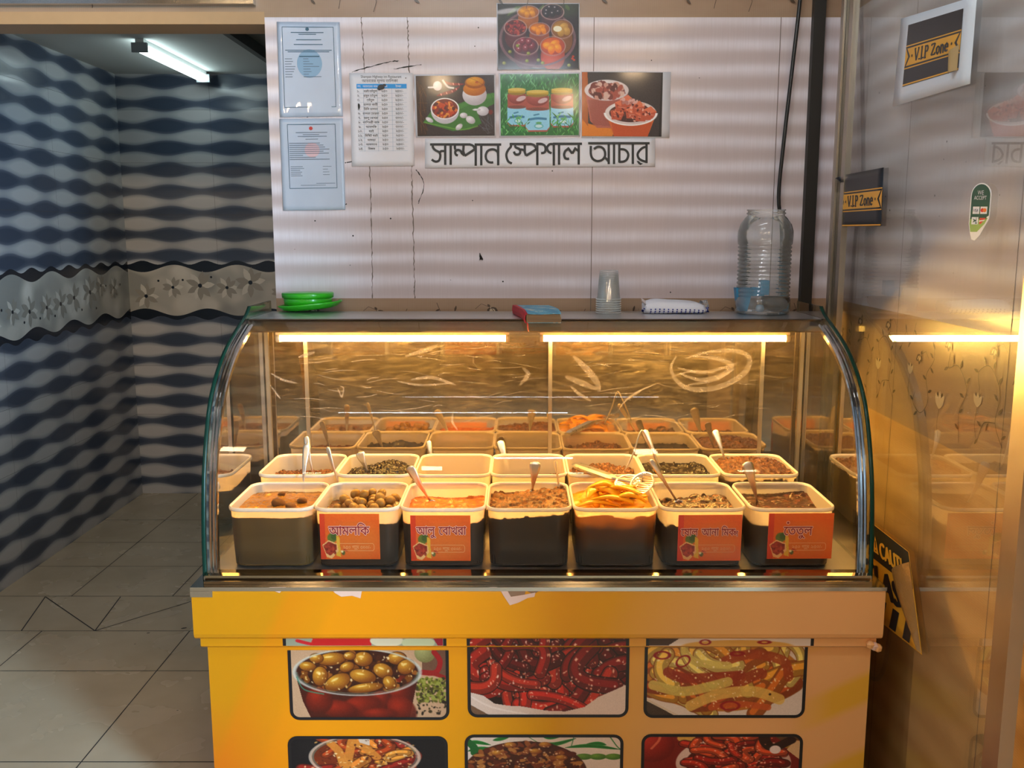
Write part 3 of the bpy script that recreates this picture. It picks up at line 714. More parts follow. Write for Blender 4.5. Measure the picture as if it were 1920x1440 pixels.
jar(1022, 320, 88, 150, (230, 110, 40), (170, 60, 40), (236, 96, 60), 'slice', [(255, 180, 50), (230, 110, 30)])
c.ring(915, 270, 262, 190, 12, (120, 84, 92), part='low'); c.poly([(660, 320), (720, 400), (800, 440), (915, 462), (1030, 445), (1110, 400), (1125, 486), (640, 486)], (92, 66, 72), .25)
for x, y in ((720, 360), (775, 318), (850, 372), (920, 420), (950, 440), (678, 440), (1136, 458), (840, 425)): c.ell(x, y, 13, 12, (176, 176, 90), (96, 100, 40))
for x, y in ((1165, 395), (1160, 410), (1172, 420)): c.ell(x, y, 9, 8, (190, 60, 40))
c.ell(700, 75, 90, 18, (225, 222, 228), rot=-8, a=.7, soft=12); c.grain(.02)
photo(c, [(931, 6), (1087, 6), (1087, 131), (932, 132)], 'topmost photo print, seven open jars in a round basket on dark ground')
# B: bowl, jar, garlic and chillies on a leaf
c = Cv(60, 515, 625, 950, 240, 185, (58, 46, 44))
c.poly([(60, 515), (135, 515), (130, 950), (60, 950)], (58, 34, 18), .9)
for k in range(16): c.line([(70 + c.rs.uniform(0, 60), 520 + c.rs.uniform(0, 400)), (80 + c.rs.uniform(0, 60), 560 + c.rs.uniform(0, 380))], 3, (130, 84, 40), a=.6)
for k in range(14): c.line([(510 + c.rs.uniform(-30, 90), 800 + c.rs.uniform(0, 130)), (530 + c.rs.uniform(0, 95), 880 + c.rs.uniform(0, 60))], 3, (120, 130, 140), a=.5)
c.poly([(105, 850), (170, 760), (370, 715), (560, 650), (625, 640), (625, 720), (500, 780), (530, 860), (440, 905), (320, 915), (200, 880)], (60, 116, 44)); c.line([(110, 850), (250, 880), (380, 905), (500, 880)], 10, (110, 170, 60), a=.7); c.line([(370, 740), (500, 690), (620, 660)], 30, (80, 150, 60), a=.5)
c.line([(205, 660), (260, 645), (330, 625), (380, 590)], 24, (120, 24, 28), taper=True); c.line([(250, 550), (310, 575), (415, 578)], 20, (140, 26, 28), taper=True)
for x, y in ((240, 650), (280, 640), (320, 628), (350, 612), (330, 575), (370, 578)): c.ell(x, y, 9, 4, (230, 150, 140), rot=70)
c.line([(255, 550), (290, 595), (330, 605)], 14, (226, 220, 214)); c.ell(215, 588, 32, 34, (246, 244, 246), (196, 190, 196)); c.line([(150, 598), (200, 598)], 12, (236, 232, 232))
c.ell(482, 655, 88, 76, (250, 246, 244), (186, 176, 180)); c.ell(482, 612, 82, 50, (226, 140, 30), (180, 96, 20)); c.ell(485, 568, 72, 42, (190, 110, 20), (160, 84, 14)); c.ell(485, 560, 62, 32, (236, 170, 50), (200, 120, 20)); c.ell(500, 565, 12, 8, (190, 90, 20))
c.ell(265, 770, 102, 92, (252, 250, 250), (196, 190, 196)); c.ell(265, 752, 98, 72, (120, 40, 24))
c.speck(90, (175, 690, 355, 815), 17, [(200, 70, 30), (220, 110, 40), (150, 36, 24), (90, 26, 20), (236, 150, 60)], lambda x, y: ((x - 265) / 92) ** 2 + ((y - 750) / 66) ** 2 < .86)
c.ring(265, 752, 99, 73, 7, (246, 242, 242))
for x, y, rx, ry, r in ((150, 832, 30, 16, 30), (400, 802, 28, 20, 0), (450, 835, 36, 26, 30), (365, 885, 30, 18, -40), (540, 772, 44, 34, 0), (495, 762, 30, 8, 0), (600, 780, 14, 14, 0)): c.ell(x, y, rx, ry, (248, 246, 248), (190, 182, 186), rot=r)
c.ell(598, 780, 16, 18, (120, 40, 30)); c.line([(62, 945), (622, 945)], 5, (30, 30, 30)); c.ring(342, 732, 276, 214, 0, (0, 0, 0)); c.grain(.02)
photo(c, [(776, 140), (929, 138), (930, 257), (780, 258)], 'leftmost photo print, a white bowl of pickle, jar and garlic on a green leaf', (.022, .022, .016, .022))
# C: three labelled jars in grass
c = Cv(650, 510, 1200, 945, 240, 190, (40, 110, 54))
for k in range(420):
    x = c.rs.uniform(640, 1210); y = c.rs.uniform(505, 950); L = c.rs.uniform(30, 100); d = c.rs.uniform(-.6, .6)
    c.line([(x, y), (x + d * L, y - L * .7)], c.rs.uniform(3, 8), [(30, 90, 40), (60, 150, 60), (110, 190, 110), (20, 60, 34), (140, 210, 150)][c.rs.randint(5)], a=.8, taper=True, sm=False)
def ljar(x, w, yt, yb):
    c.poly([(x - w, yt + 40), (x + w, yt + 40), (x + w * 1.02, yb - 25), (x + w * .8, yb), (x - w * .8, yb), (x - w * 1.02, yb - 25)], (176, 84, 70))
    c.ell(x, yt + 60, w * .95, 50, (190, 96, 84), (130, 50, 44)); c.ell(x, yt + 30, w * .94, 18, (150, 120, 40)); c.poly([(x - w * .94, yt + 8), (x + w * .94, yt + 8), (x + w * .94, yt + 30), (x - w * .94, yt + 30)], (196, 160, 50)); c.ell(x, yt + 8, w * .94, 12, (226, 196, 96))
    c.poly([(x - w * 1.02, yt + 130), (x + w * 1.02, yt + 130), (x + w * 1.02, yb - 35), (x + w * .8, yb - 12), (x - w * .8, yb - 12), (x - w * 1.02, yb - 35)], (150, 214, 238))
    c.ell(x, yt + 132, w, 12, (130, 66, 56)); c.ell(x + w * .45, yt + 72, 36, 16, (236, 216, 220), a=.8, rot=-20)
    c.line([(x - w * .3, yt + 175), (x + w * .1, yt + 168)], 10, (60, 130, 170), sm=False); c.line([(x - w * .7, yt + 205), (x, yt + 198), (x + w * .7, yt + 202)], 16, (50, 120, 160)); c.ell(x + w * .1, yb - 40, w * .4, 18, (90, 180, 190)); c.ell(x + w * .1, yb - 40, w * .3, 11, (206, 236, 240)); c.ell(x + w * .1, yb - 62, w * .25, 8, (90, 170, 110))
ljar(765, 66, 610, 880); ljar(1082, 78, 612, 888); ljar(910, 82, 625, 918)
for k in range(90):
    x = c.rs.choice([c.rs.uniform(650, 850), c.rs.uniform(1000, 1200)]); y = c.rs.uniform(820, 950); L = c.rs.uniform(30, 70); d = c.rs.uniform(-.9, .9)
    c.line([(x, y), (x + d * L, y - L * .7)], c.rs.uniform(4, 9), [(30, 100, 40), (70, 170, 70), (120, 200, 110)][c.rs.randint(3)], taper=True, sm=False)
c.grain(.02)
photo(c, [(935, 137), (1087, 136), (1087, 256), (936, 257)], 'middle photo print, three blue-labelled jars standing in green grass', (.02, .02, .012, .02))
# D: two bowls
c = Cv(1222, 495, 1790, 950, 240, 192, (52, 44, 46))
c.poly([(1222, 495), (1258, 495), (1262, 860), (1450, 890), (1440, 950), (1222, 950)], (206, 110, 34)); c.poly([(1222, 840), (1300, 870), (1452, 900), (1440, 950), (1222, 950)], (226, 130, 40)); c.poly([(1222, 495), (1262, 495), (1266, 880), (1222, 820)], (176, 90, 34))
c.poly([(1248, 640), (1548, 640), (1500, 850), (1440, 890), (1330, 890), (1280, 840)], (188, 100, 84)); c.poly([(1262, 690), (1535, 690), (1480, 880), (1300, 870)], (150, 76, 66), .6)
c.ell(1396, 622, 156, 74, (248, 240, 240), (216, 200, 200)); c.ell(1396, 628, 128, 56, (110, 50, 46))
c.speck(140, (1275, 575, 1515, 672), 22, [(170, 80, 66), (120, 50, 44), (206, 150, 134), (90, 36, 34), (220, 180, 166)], lambda x, y: ((x - 1396) / 122) ** 2 + ((y - 622) / 58) ** 2 < .9)
c.poly([(1392, 780), (1745, 800), (1690, 950), (1450, 950)], (210, 100, 44)); c.poly([(1430, 840), (1720, 850), (1690, 950), (1450, 950)], (196, 74, 26), .8)
c.ell(1568, 782, 182, 86, (250, 244, 240), (216, 196, 190)); c.ell(1568, 782, 152, 66, (70, 30, 26))
for x, y, r in ((1470, 790, 20), (1500, 730, -20), (1575, 780, 80), (1640, 800, 40), (1680, 790, 10), (1540, 700, 20), (1620, 740, -10), (1700, 780, 30)):
    c.poly([(x - 46, y - 22), (x + 10, y - 46), (x + 52, y - 8), (x + 30, y + 42), (x - 36, y + 40)], (196, 84, 56)); c.poly([(x - 46, y - 22), (x + 10, y - 46), (x + 52, y - 8), (x - 4, y + 4)], (226, 116, 80)); c.line([(x - 20, y + 10), (x + 30, y + 16)], 5, (240, 190, 170), a=.5, sm=False)
c.speck(60, (1410, 690, 1730, 840), 9, [(120, 40, 30), (236, 170, 150), (90, 26, 22)], lambda x, y: ((x - 1568) / 150) ** 2 + ((y - 775) / 80) ** 2 < .9)
c.speck(14, (1500, 680, 1610, 715), 14, [(190, 120, 110), (226, 170, 160)])
c.ring(1568, 782, 183, 87, 8, (250, 246, 244), part='low'); c.line([(1786, 500), (1776, 948)], 12, (20, 20, 20), sm=False); c.grain(.02)
photo(c, [(1090, 134), (1258, 135), (1255, 259), (1090, 258)], 'rightmost photo print, two white bowls of dark pickle on an orange cloth', (.006, .01, .09, .02))

# moth on the tiles
p = at(901, 481, Y=YW)
mo = MB(); mo.tube([(p.x - .002, YW - .004, p.z + .012), (p.x - .001, YW - .005, p.z), (p.x + .001, YW - .004, p.z - .010)], [.001, .003, .0015], 8)
mo.add([(p.x - .001, YW - .007, p.z + .010), (p.x + .009, YW - .003, p.z - .008), (p.x + .007, YW - .002, p.z - .013), (p.x + .001, YW - .005, p.z - .008), (p.x - .004, YW - .002, p.z - .013)], [(0, 3, 2, 1), (0, 4, 3)])
tag(mo.build('moth', [plain('moth_brown', rgb(34, 26, 22), .8)]), 'small dark brown moth resting on the pale tiles above the counter', 'insect')

# black cable hanging in the corner
pts = [at(x, y, Y=YW - .035) for x, y in ((1503, -60), (1500, 0), (1484, 140), (1468, 280), (1460, 370), (1466, 440), (1462, 560), (1458, 600))]
cb = MB(); cb.tube(smooth_path(pts, 5), .0062, 10)
tag(cb.build('cable', [M['black']]), 'black cable hanging down the tiled wall behind the big clear jar', 'cable')

# ------------------------------------------------------------------ stickers on the glass door
M['stk_navy'] = plain('sticker_navy', rgb(26, 30, 38), .35); M['stk_gold'] = plain('sticker_gold', rgb(232, 170, 50), .35, var=.12, vscale=14)
M['stk_white'] = plain('sticker_white', rgb(222, 230, 238), .4); M['stk_back'] = plain('sticker_back', rgb(168, 140, 92), .5)
GP = ('X', XG - .0004)
LET = {'V': [[(0, 1), (.32, 0)], [(.32, 0), (.64, 1)], 's', (-.08, 1, .2, 1), (.46, 1, .74, 1)], '.': [[(0, .0), (0, .12)]], 'I': [[(.15, 0), (.15, 1)], 's', (0, 1, .3, 1), (0, 0, .3, 0)],
       'P': [[(.12, 0), (.12, 1)], [(.12, .95), (.42, .95), (.52, .82), (.52, .66), (.42, .52), (.12, .52)], 's', (0, 0, .3, 0), (-.02, .97, .2, .97)],
       'Z': [[(.05, .94), (.6, .94)], [(.6, .94), (.05, .06)], [(.05, .06), (.62, .06)], 's', (.05, .80, .05, .98), (.62, .02, .62, .22)],
       'o': [[(.26, .66), (.06, .5), (.06, .18), (.26, .02), (.46, .18), (.46, .5), (.26, .66)]], 'n': [[(.1, 0), (.1, .66)], [(.1, .5), (.26, .66), (.42, .58), (.46, .4), (.46, 0)], 's', (0, 0, .2, 0), (.36, 0, .58, 0), (0, .66, .12, .66)],
       'e': [[(.08, .36), (.44, .36), (.42, .56), (.26, .66), (.08, .54), (.04, .3), (.1, .08), (.28, .02), (.46, .12)]]}
ADV = {'V': .82, '.': .2, 'I': .42, 'P': .72, 'Z': .8, 'o': .62, 'n': .68, 'e': .56, ' ': .35}
def slab_text(F2, s, x, y, sz, mi, wd=.15, sx=1.0):
    for ch in s:
        for k in LET.get(ch, []):
            if k == 's': continue
            if isinstance(k, tuple): F2.line([(x + k[0] * sz * sx, y + k[1] * sz), (x + k[2] * sz * sx, y + k[3] * sz)] if k[0] != k[2] or k[1] != k[3] else [], sz * .11, mi)
            else: F2.line([(x + a * sz * sx, y + b * sz) for a, b in k], sz * (.17 if ch == '.' else wd), mi)
        x += ADV[ch] * sz * sx
def vip(label, c4, card):
    f = quad_map(c4, GP, .0006)
    t = tag(sheet('vip_zone_sticker', f, M['stk_white'] if card else M['stk_navy'], None, 8, 8), label, 'sticker', 'stickers on the glass door')
    m = (.13, .10, .86, .80) if card else (0, 0, 1, 1)                # the dark print inside the card
    k = f.h / f.w
    g2 = lambda x, y, h: f(m[0] + x * (m[2] - m[0]), m[1] + y * (m[3] - m[1]), h)
    F2 = Flat(g2, .0008, .00003)
    if card: F2.rect(0, 0, 1, 1, 0)
    F2.rect(0, .335, 1, .355, 1); F2.rect(0, .70, 1, .72, 1); F2.rect(0, .965, 1, .99, 1)
    F2.poly([(.03, .385), (.97, .385), (.90, .525), (.97, .67), (.03, .67), (.10, .525)], 1)
    F2.poly([(0, .36), (.0, .69), (.06, .525)], 1); F2.poly([(1, .36), (1, .69), (.94, .525)], 1)
    W2 = (m[2] - m[0]) / ((m[3] - m[1]) * k)
    T = Flat(lambda x, y, h: g2(x, 1 - y, h), .0013, .00003)
    T.h = F2.h + .0002
    slab_text(T, 'V.I.P Zone', .195, .375, .20, 0, .13, .575); T.put(circ(.145, .475, .012, .012 * W2), 0); T.put(circ(.86, .475, .012, .012 * W2), 0)
    o = F2.build('print', [M['stk_navy'], M['stk_gold']], t); T.build('lettering', [M['stk_navy']], t)
    # curled corner
    b = MB(); q = lambda u, v, h: g2(u, v, h)
    rows = []
    for i in range(6):
        s = i / 5
        if card: rows.append([q(.99, .58 + .42 * a, .002) .lerp(q(.91 + .02 * a, .74 + .30 * a, .012), s) + Vector((-.010 * math.sin(math.pi * s), 0, 0)) for a in (0, .25, .5, .75, 1)])
        else: rows.append([q(.0 + .0 * a, .02 + .12 * a, .002).lerp(q(-.06 + .16 * a, .05 + .08 * a, .012), s) + Vector((-.004 * math.sin(math.pi * s), 0, 0)) for a in (0, .25, .5, .75, 1)])
    b.rings(rows, False, False, False)
    b.build('curled_corner', [M['stk_back'] if card else M['stk_navy']], t)
vip('V.I.P Zone sticker, black and gold on a white card, on the glass door', [(1690, 35), (1832, -8), (1819, 157), (1674, 200)], True)
vip('smaller V.I.P Zone sticker without a card, beside the stile of the glass door', [(1578, 329), (1657, 314), (1652, 424), (1576, 425)], False)

# round-ended WE ACCEPT sticker
f = quad_map([(1824, 343), (1862, 343), (1853, 452), (1815, 452)], GP, .0006)
def out(n=14):
    a = [(.5 + .5 * math.cos(t), .22 - .22 * math.sin(t)) for t in [math.pi * i / n for i in range(n + 1)]]
    return a + [(0, .70), (.10, .86), (.20, .97), (.36, .99), (.60, .90), (.72, .80), (.98, .62)]
def ink_poly(F2, pts, mi): F2.poly(pts, mi)
wa = MB(); oo = out(); wa.rings([[f(u, v, 0) for u, v in oo], [f(u, v, .001) for u, v in oo]], True, True, True, smooth=False)
t = tag(wa.build('card_payment_sticker', [M['stk_white']]), 'tall green WE ACCEPT sticker with torn lower edge on the glass door', 'sticker', 'stickers on the glass door')
F2 = Flat(f, .0012, .00003)
F2.poly([(.5 + .46 * math.cos(t_), .22 - .20 * math.sin(t_)) for t_ in [math.pi * i / 14 for i in range(15)]] + [(.06, .62), (.2, .66), (.8, .60), (.96, .56)], 0)
F2.poly([(.05, .60), (.92, .60), (.80, .70), (.45, .84), (.12, .84), (.04, .70)], 1)
F2.poly([(.06, .55), (.88, .55), (.86, .62), (.06, .62)], 0)
for x0, y0 in ((.16, .405), (.54, .405), (.14, .585)): F2.rect(x0, y0, x0 + .33, y0 + .125, 2)
F2.poly([(.54, .60), (.84, .60), (.62, .70), (.54, .71)], 3); F2.poly([(.54, .655), (.66, .635), (.60, .70), (.54, .71)], 4); F2.poly([(.52, .645), (.80, .63), (.76, .65), (.52, .665)], 2)
F2.put(circ(.64, .467, .09, .035), 4); F2.put(circ(.75, .467, .09, .035), 5)
for k in range(3): F2.line([(.22 + .05 * k, .615 + .012 * k), (.28 + .05 * k, .645), (.22 + .05 * k, .675 - .012 * k)], .018, 0)
F2.line([(.38, .61), (.36, .69), (.42, .69)], .02, 0)
T = Flat(lambda x, y, h: f(x, 1 - y, h), F2.h + .0002, .00003)
vs, fs = text2d('WE', .105, .003); T.put(([Vector((v.x * 1.9 + .5, v.y + .80)) for v in vs], fs), 0)
vs, fs = text2d('ACCEPT', .095, .002); T.put(([Vector((v.x * 1.75 + .5, v.y + .715)) for v in vs], fs), 0)
vs, fs = text2d('VISA', .075, .006); T.put(([Vector((v.x * 1.7 + .325, v.y + .505)) for v in vs], fs), 1)
F2.build('print', [plain('sticker_green', rgb(8, 78, 62), .35), plain('sticker_lime', rgb(140, 178, 96), .4), M['stk_white'], M['ink_red'], plain('sticker_red', rgb(200, 40, 36), .4), plain('sticker_orange', rgb(232, 120, 40), .4), M['stk_navy']], t)
T.build('lettering', [M['stk_white'], plain('sticker_blue', rgb(26, 42, 110), .4)], t)

# CAUTION GLASS sticker, its near end peeled back; runs on behind the counter
f = quad_map([(1600, 953), (1704, 1035), (1729, 1228), (1600, 1125)], GP, .0006)
t = tag(sheet('caution_sticker', f, M['stk_gold'], None, 8, 8), 'black and yellow CAUTION GLASS sticker low on the glass door beside the counter', 'sticker', 'stickers on the glass door')
F2 = Flat(f, .0009, .00003)
F2.rect(0, 0, 1, .37, 0)
for k in range(5): x = .02 + k * .185; F2.poly([(x, .98), (x + .09, .98), (x + .17, .745), (x + .08, .745)], 0)
F2.poly([(.38, .29), (.48, .29), (.43, .11)], 1); F2.line([(.43, .16), (.43, .235)], .016, 0); F2.put(circ(.43, .265, .009), 0)
T = Flat(lambda x, y, h: f(x, 1 - y, h), F2.h + .0002, .00003)
vs, fs = text2d('CAUTI', .235, .01, 'LEFT')
for dx_ in (-.010, 0, .010): T.put(([Vector((v.x * .54 + .50 + dx_, v.y + .705 + dx_ * .6)) for v in vs], fs), 1)
vs, fs = text2d('GLAS', .37, .01, 'LEFT')
for dx_ in (-.022, -.011, 0, .011, .022): T.put(([Vector((v.x * .68 + .20 + dx_, v.y + .315 + dx_ * .5)) for v in vs], fs), 0)
F2.build('print', [M['ink'], M['stk_gold']], t); T.build('lettering', [M['ink'], M['stk_gold']], t)
rows = []
for i in range(8):
    s = i / 7
    rows.append([f(1.0, .10 + .88 * a, .002).lerp(f(.72 + .26 * a ** 1.5, .34 + .58 * a, .006), s) + Vector((-.016 * math.sin(math.pi * s) * (1 - .6 * a), 0, 0)) for a in [j / 8 for j in range(9)]])
b = MB(); b.rings(rows, False, False, False); o = b.build('peeled_end', [plain('sticker_foil', rgb(150, 110, 56), .3, bump=.6, bscale=90)], t); o['label'] = 'brown back of the peeled end'

# ------------------------------------------------------------------ the counter
YF = 2.281                                                  # front of the ledge
g = G('yellow_wrap'); x, y, z = g.xyz()
n = g.noise(g.map((1, 1, 1)), 1.2, 2)
sw = g.math('ADD', g.math('ADD', x, g.math('MULTIPLY', z, -.42)), g.math('MULTIPLY', n, .10))     # print of slanting swooshes
fac = g.math('MULTIPLY_ADD', sw, .5, .62)
c = g.ramp(fac, [(.0, rgb(214, 144, 12)), (.20, rgb(214, 140, 10)), (.215, rgb(226, 136, 8)), (.26, rgb(228, 142, 8)), (.275, rgb(238, 144, 6)), (.40, rgb(242, 150, 6)), (.62, rgb(224, 156, 12)), (.76, rgb(226, 166, 92)), (.9, rgb(236, 174, 110))])
low = g.math('MULTIPLY', g.math('LESS_THAN', x, -.2), g.math('MULTIPLY_ADD', z, -4.0, 1.5))
low = g.math('MULTIPLY', g.math('MINIMUM', g.math('MAXIMUM', low, 0), 1), g.math('MINIMUM', g.math('MAXIMUM', g.math('MULTIPLY_ADD', x, -3.4, -1.9), 0), 1))
c = g.mix(g.math('MULTIPLY', low, .85), c, rgb(228, 104, 18))
s2 = g.math('SINE', g.math('MULTIPLY', g.math('ADD', g.math('MULTIPLY', x, .75), g.math('MULTIPLY', z, -1.5)), 19))
right = g.math('MINIMUM', g.math('MAXIMUM', g.math('MULTIPLY_ADD', x, 9, -6.5), 0), 1)
lowz = g.math('LESS_THAN', z, .52)
c = g.mix(g.math('MULTIPLY', g.math('MULTIPLY', right, lowz), g.math('MINIMUM', g.math('MAXIMUM', g.math('MULTIPLY', s2, 1.2), 0), .8)), c, rgb(226, 170, 24))
M['wrap'] = g.done(g.bsdf(Base_Color=c, Roughness=.36, Normal=g.bump(g.noise(g.map((1, 1, 6)), 5, 2), .06, .01), **{'Specular IOR Level': .35}))
M['wrap_back'] = plain('wrap_backing', rgb(232, 190, 168), .6); M['core'] = plain('counter_core', rgb(150, 112, 84), .7)
CL, CR, YB = -.845, .940, 3.11
ct = thing('counter', 'yellow counter wrapped in printed vinyl with framed food pictures on its front', 'counter', (.05, 2.7, 0))
def P(o):   # parts were built in world coordinates; hang them under a thing
    return o
def under(o, root):
    o.parent = root; o.location = -root.location if root.parent is None else Vector((0, 0, 0)); return o
b = MB(); b.box(-.824, .926, YF + .037, YB, 0, .535); under(b.build('body', [M['wrap']]), ct)
prof = [(YF + .030, .690), (YF + .002, .690), (YF, .685), (YF, .572), (YF + .003, .562), (YF + .010, .556), (YF + .030, .554)]
b = MB(); b.rings([[(xx, yy, zz) for yy, zz in prof] + [(xx, YB, .554), (xx, YB, .690)] for xx in (CL, CL + .004, CR - .004, CR)], True, True, True, smooth=False); under(b.build('ledge', [M['wrap']]), ct)
b = MB(); b.rings([[(xx, yy, zz) for yy, zz in ((YF + .016, .554), (YF + .016, .532), (YF + .024, .526), (YF + .040, .524), (YB, .524), (YB, .554))] for xx in (-.834, .930)], True, True, True, smooth=False); under(b.build('molding', [M['wrap']]), ct)
b = MB(); b.box(CL - .002, CR + .002, YF - .002, YB, .690, .7); b.box(CL - .002, CL + .055, YF - .003, YF + .01, .674, .69)
o = under(b.build('steel_top', [M['steel']]), ct)
# torn vinyl along the upper edge
def torn(pts, back, name='torn_vinyl'):
    m = MB(); vs = [at(px, py, Y=YF - .0012) for px, py in pts]; m.add([v + Vector((0, 0 if back.name == 'wrap_backing' else .0006, 0)) for v in vs], [list(range(len(vs)))]); under(m.build(name, [back]), ct)
torn([(505, 1101), (514, 1108), (524, 1112), (530, 1106), (536, 1101)], M['wrap_back'])
torn([(618, 1101), (628, 1112), (640, 1119), (660, 1117), (676, 1122), (678, 1110), (684, 1102)], M['wrap_back'])
torn([(918, 1101), (932, 1101), (940, 1108), (950, 1105), (958, 1119), (984, 1115), (1004, 1111), (1002, 1119), (990, 1121), (972, 1130), (956, 1135), (946, 1120), (938, 1107)], M['wrap_back'])
torn([(938, 1101), (950, 1105), (958, 1119), (984, 1115), (986, 1107), (1000, 1115), (1022, 1101)], M['core'])
# crumpled end of the wrap at the right
b = MB()
for k in range(3):
    p = at(1632 + 7 * k, 1206 + 3 * k, Y=YF + .01); b.lathe([(.002, -.012), (.010, -.006), (.012, .003), (.006, .010), (.001, .012)], p + Vector((0, 0, -.004)), 7, mi=k % 2, smooth=False)
under(b.build('torn_end', [M['wrap'], M['wrap_back']]), ct)

# six framed pictures
YP = YF + .0362
def rr2(w, h, r, n=6, top=True):
    return [(x + w / 2, -(y + h / 2) if False else y + h / 2) for x, y in rrect(w, h, r, n)]
M['frame_ink'] = plain('frame_black', rgb(22, 20, 24), .35)
def panel(cv, x0, x1, yt, ybot, label, fold):
    """x0,x1 / yt,ybot: pixel edges of the black rounded border on the body; fold: its upper end lies on the molding"""
    A0 = at(x0, yt, Y=YP); B0 = at(x1, ybot, Y=YP); w_, h_ = B0.x - A0.x, A0.z - B0.z
    if not fold: h_ = .215
    bw, r = .0085, .026
    F2 = Flat(lambda u, v, h: (A0.x + u, YP - h, A0.z - v), .0003, .00001)
    f = lambda u, v: Vector((A0.x + bw * .6 + u * (w_ - 1.2 * bw), YP - .0003, A0.z - (0 if fold else bw * .6) - v * (h_ - (.6 if fold else 1.2) * bw)))
    rc = r - bw * .6; W2, H2 = w_ - 1.2 * bw, h_ - (.6 if fold else 1.2) * bw
    def keep(u, v):
        px, py = u * W2, v * H2; dx = max(rc - px, px - (W2 - rc), 0); dy = max(py - (H2 - rc), 0 if fold else rc - py, 0)
        return not (dx > 0 and dy > 0 and math.hypot(dx, dy) > rc)
    # border ring, open at the fold
    def loop(i):
        ww, hh, rr = w_ - 2 * i, h_ - 2 * i, r - i
        pts = [(i + a, i + b_) for a, b_ in [(x + ww / 2, y + hh / 2) for x, y in rrect(ww, hh, rr, 6)]]
        if fold: pts = [(a, max(b_, 0)) if b_ > r + .001 else (i if a < w_ / 2 else w_ - i, 0) for a, b_ in pts]
        return pts
    o_, i_ = loop(0), loop(bw); n = len(o_)
    if fold:
        k = [j for j in range(n) if o_[j][1] == 0]
    fs = [(j, (j + 1) % n, n + (j + 1) % n, n + j) for j in range(n) if not (fold and o_[j][1] == 0 and o_[(j + 1) % n][1] == 0)]
    fr = MB(); fr.add([(A0.x + a, YP - .0007, A0.z - b_) for a, b_ in o_ + i_], fs)
    pn = cv.build('picture_panel', f, M['vinyl_print'], None, keep); under(pn, ct); pn['label'] = label
    e = fr.build('border', [M['frame_ink']], pn)
    if fold:      # the print runs on over the molding
        zt, z1 = .553, .533; y1 = YF + .0155
        x0b, x1b = A0.x - .006 + (.006 if x0 > 860 else 0), B0.x - .004 + (.012 if x1 > 1400 else 0)
        ny = len(cv.top); c2 = Cv(0, 0, 1, 1, cv.nx, ny, (0, 0, 0)); c2.im = cv.top
        o2 = c2.build('folded_print', lambda u, v: Vector((x0b + bw + u * (x1b - x0b - 2 * bw), y1, zt - v * (zt - z1))), M['vinyl_print'], pn)
        for xa_, xb_ in ((x0b, x0b + bw), (x1b - bw, x1b)):
            fr = MB(); fr.add([(xa_, y1, z1), (xb_, y1, z1), (xb_, y1, zt), (xa_, y1, zt)], [(0, 1, 2, 3)]); fr.build('border', [M['frame_ink']], pn)
    return pn
# olives in a glass bowl
c = Cv(683, 548, 1725, 988, 300, 128, (196, 150, 112))
t0 = Cv(683, 480, 1725, 548, 300, 16, (150, 146, 120)); t0.line([(760, 500), (850, 530), (900, 510)], 30, (200, 30, 40)); t0.poly([(860, 480), (1250, 480), (1250, 548), (840, 548)], (196, 24, 26)); t0.ell(1350, 500, 110, 60, (214, 196, 160)); t0.ell(1560, 520, 110, 60, (190, 186, 140)); t0.poly([(1660, 480), (1725, 480), (1725, 548), (1690, 548)], (150, 20, 40))
c.top = t0.im
c.poly([(1560, 548), (1725, 548), (1725, 720), (1560, 700)], (110, 70, 50)); c.ell(1580, 565, 70, 62, (176, 168, 104), (120, 110, 60)); c.line([(1640, 560), (1680, 620), (1650, 690), (1560, 690)], 34, (160, 20, 24)); c.line([(1545, 690), (1640, 700), (1710, 725)], 26, (150, 26, 24))
c.speck(260, (1520, 730, 1712, 880), 11, [(120, 116, 30), (90, 84, 20), (150, 146, 60), (60, 50, 20)]); c.speck(26, (1520, 870, 1712, 960), 10, [(60, 46, 20), (40, 26, 14)])
c.poly([(712, 690), (1540, 690), (1500, 860), (1470, 988), (810, 988), (760, 880)], (70, 16, 8)); c.ell(1128, 690, 415, 145, (60, 18, 8))
for x, y, rx, ry, r in ((1400, 830, 90, 130, 30), (1280, 870, 60, 80, 80), (1150, 910, 140, 70, -10), (1000, 930, 130, 60, 10), (1420, 930, 110, 80, 40), (870, 870, 90, 90, 0), (1270, 960, 120, 40, 0)): c.ell(x, y, rx, ry, (170, 36, 10), (76, 10, 4), rot=r, a=.85, soft=14)
c.speck(170, (740, 560, 1520, 830), 24, [(70, 26, 8), (120, 60, 10), (40, 10, 4), (150, 80, 20)], lambda x, y: ((x - 1128) / 400) ** 2 + ((y - 690) / 135) ** 2 < .95)
for x, y, rx, ry, r in ((960, 605, 96, 40, -6), (800, 652, 56, 30, 6), (880, 715, 50, 62, 10), (995, 755, 92, 50, -26), (1165, 715, 88, 44, 10), (1170, 605, 62, 46, 0), (1300, 680, 66, 46, 20), (1395, 600, 62, 40, 0), (1455, 655, 60, 46, -20), (1060, 655, 50, 30, -20), (1340, 760, 50, 40, 60), (1180, 790, 120, 30, -8), (860, 600, 46, 30, 0), (1080, 585, 40, 26, 0)):
    c.ell(x, y, rx * 1.06, ry * 1.1, (50, 14, 4), rot=r); c.ell(x, y, rx, ry, (226, 156, 40), (120, 56, 8), rot=r); c.ell(x - rx * .2, y - ry * .35, rx * .3, ry * .14, (255, 226, 150), rot=r, a=.6)
c.speck(80, (760, 570, 1510, 800), 7, [(255, 220, 160), (240, 190, 110)], lambda x, y: ((x - 1128) / 400) ** 2 + ((y - 690) / 130) ** 2 < .9, a=.8)
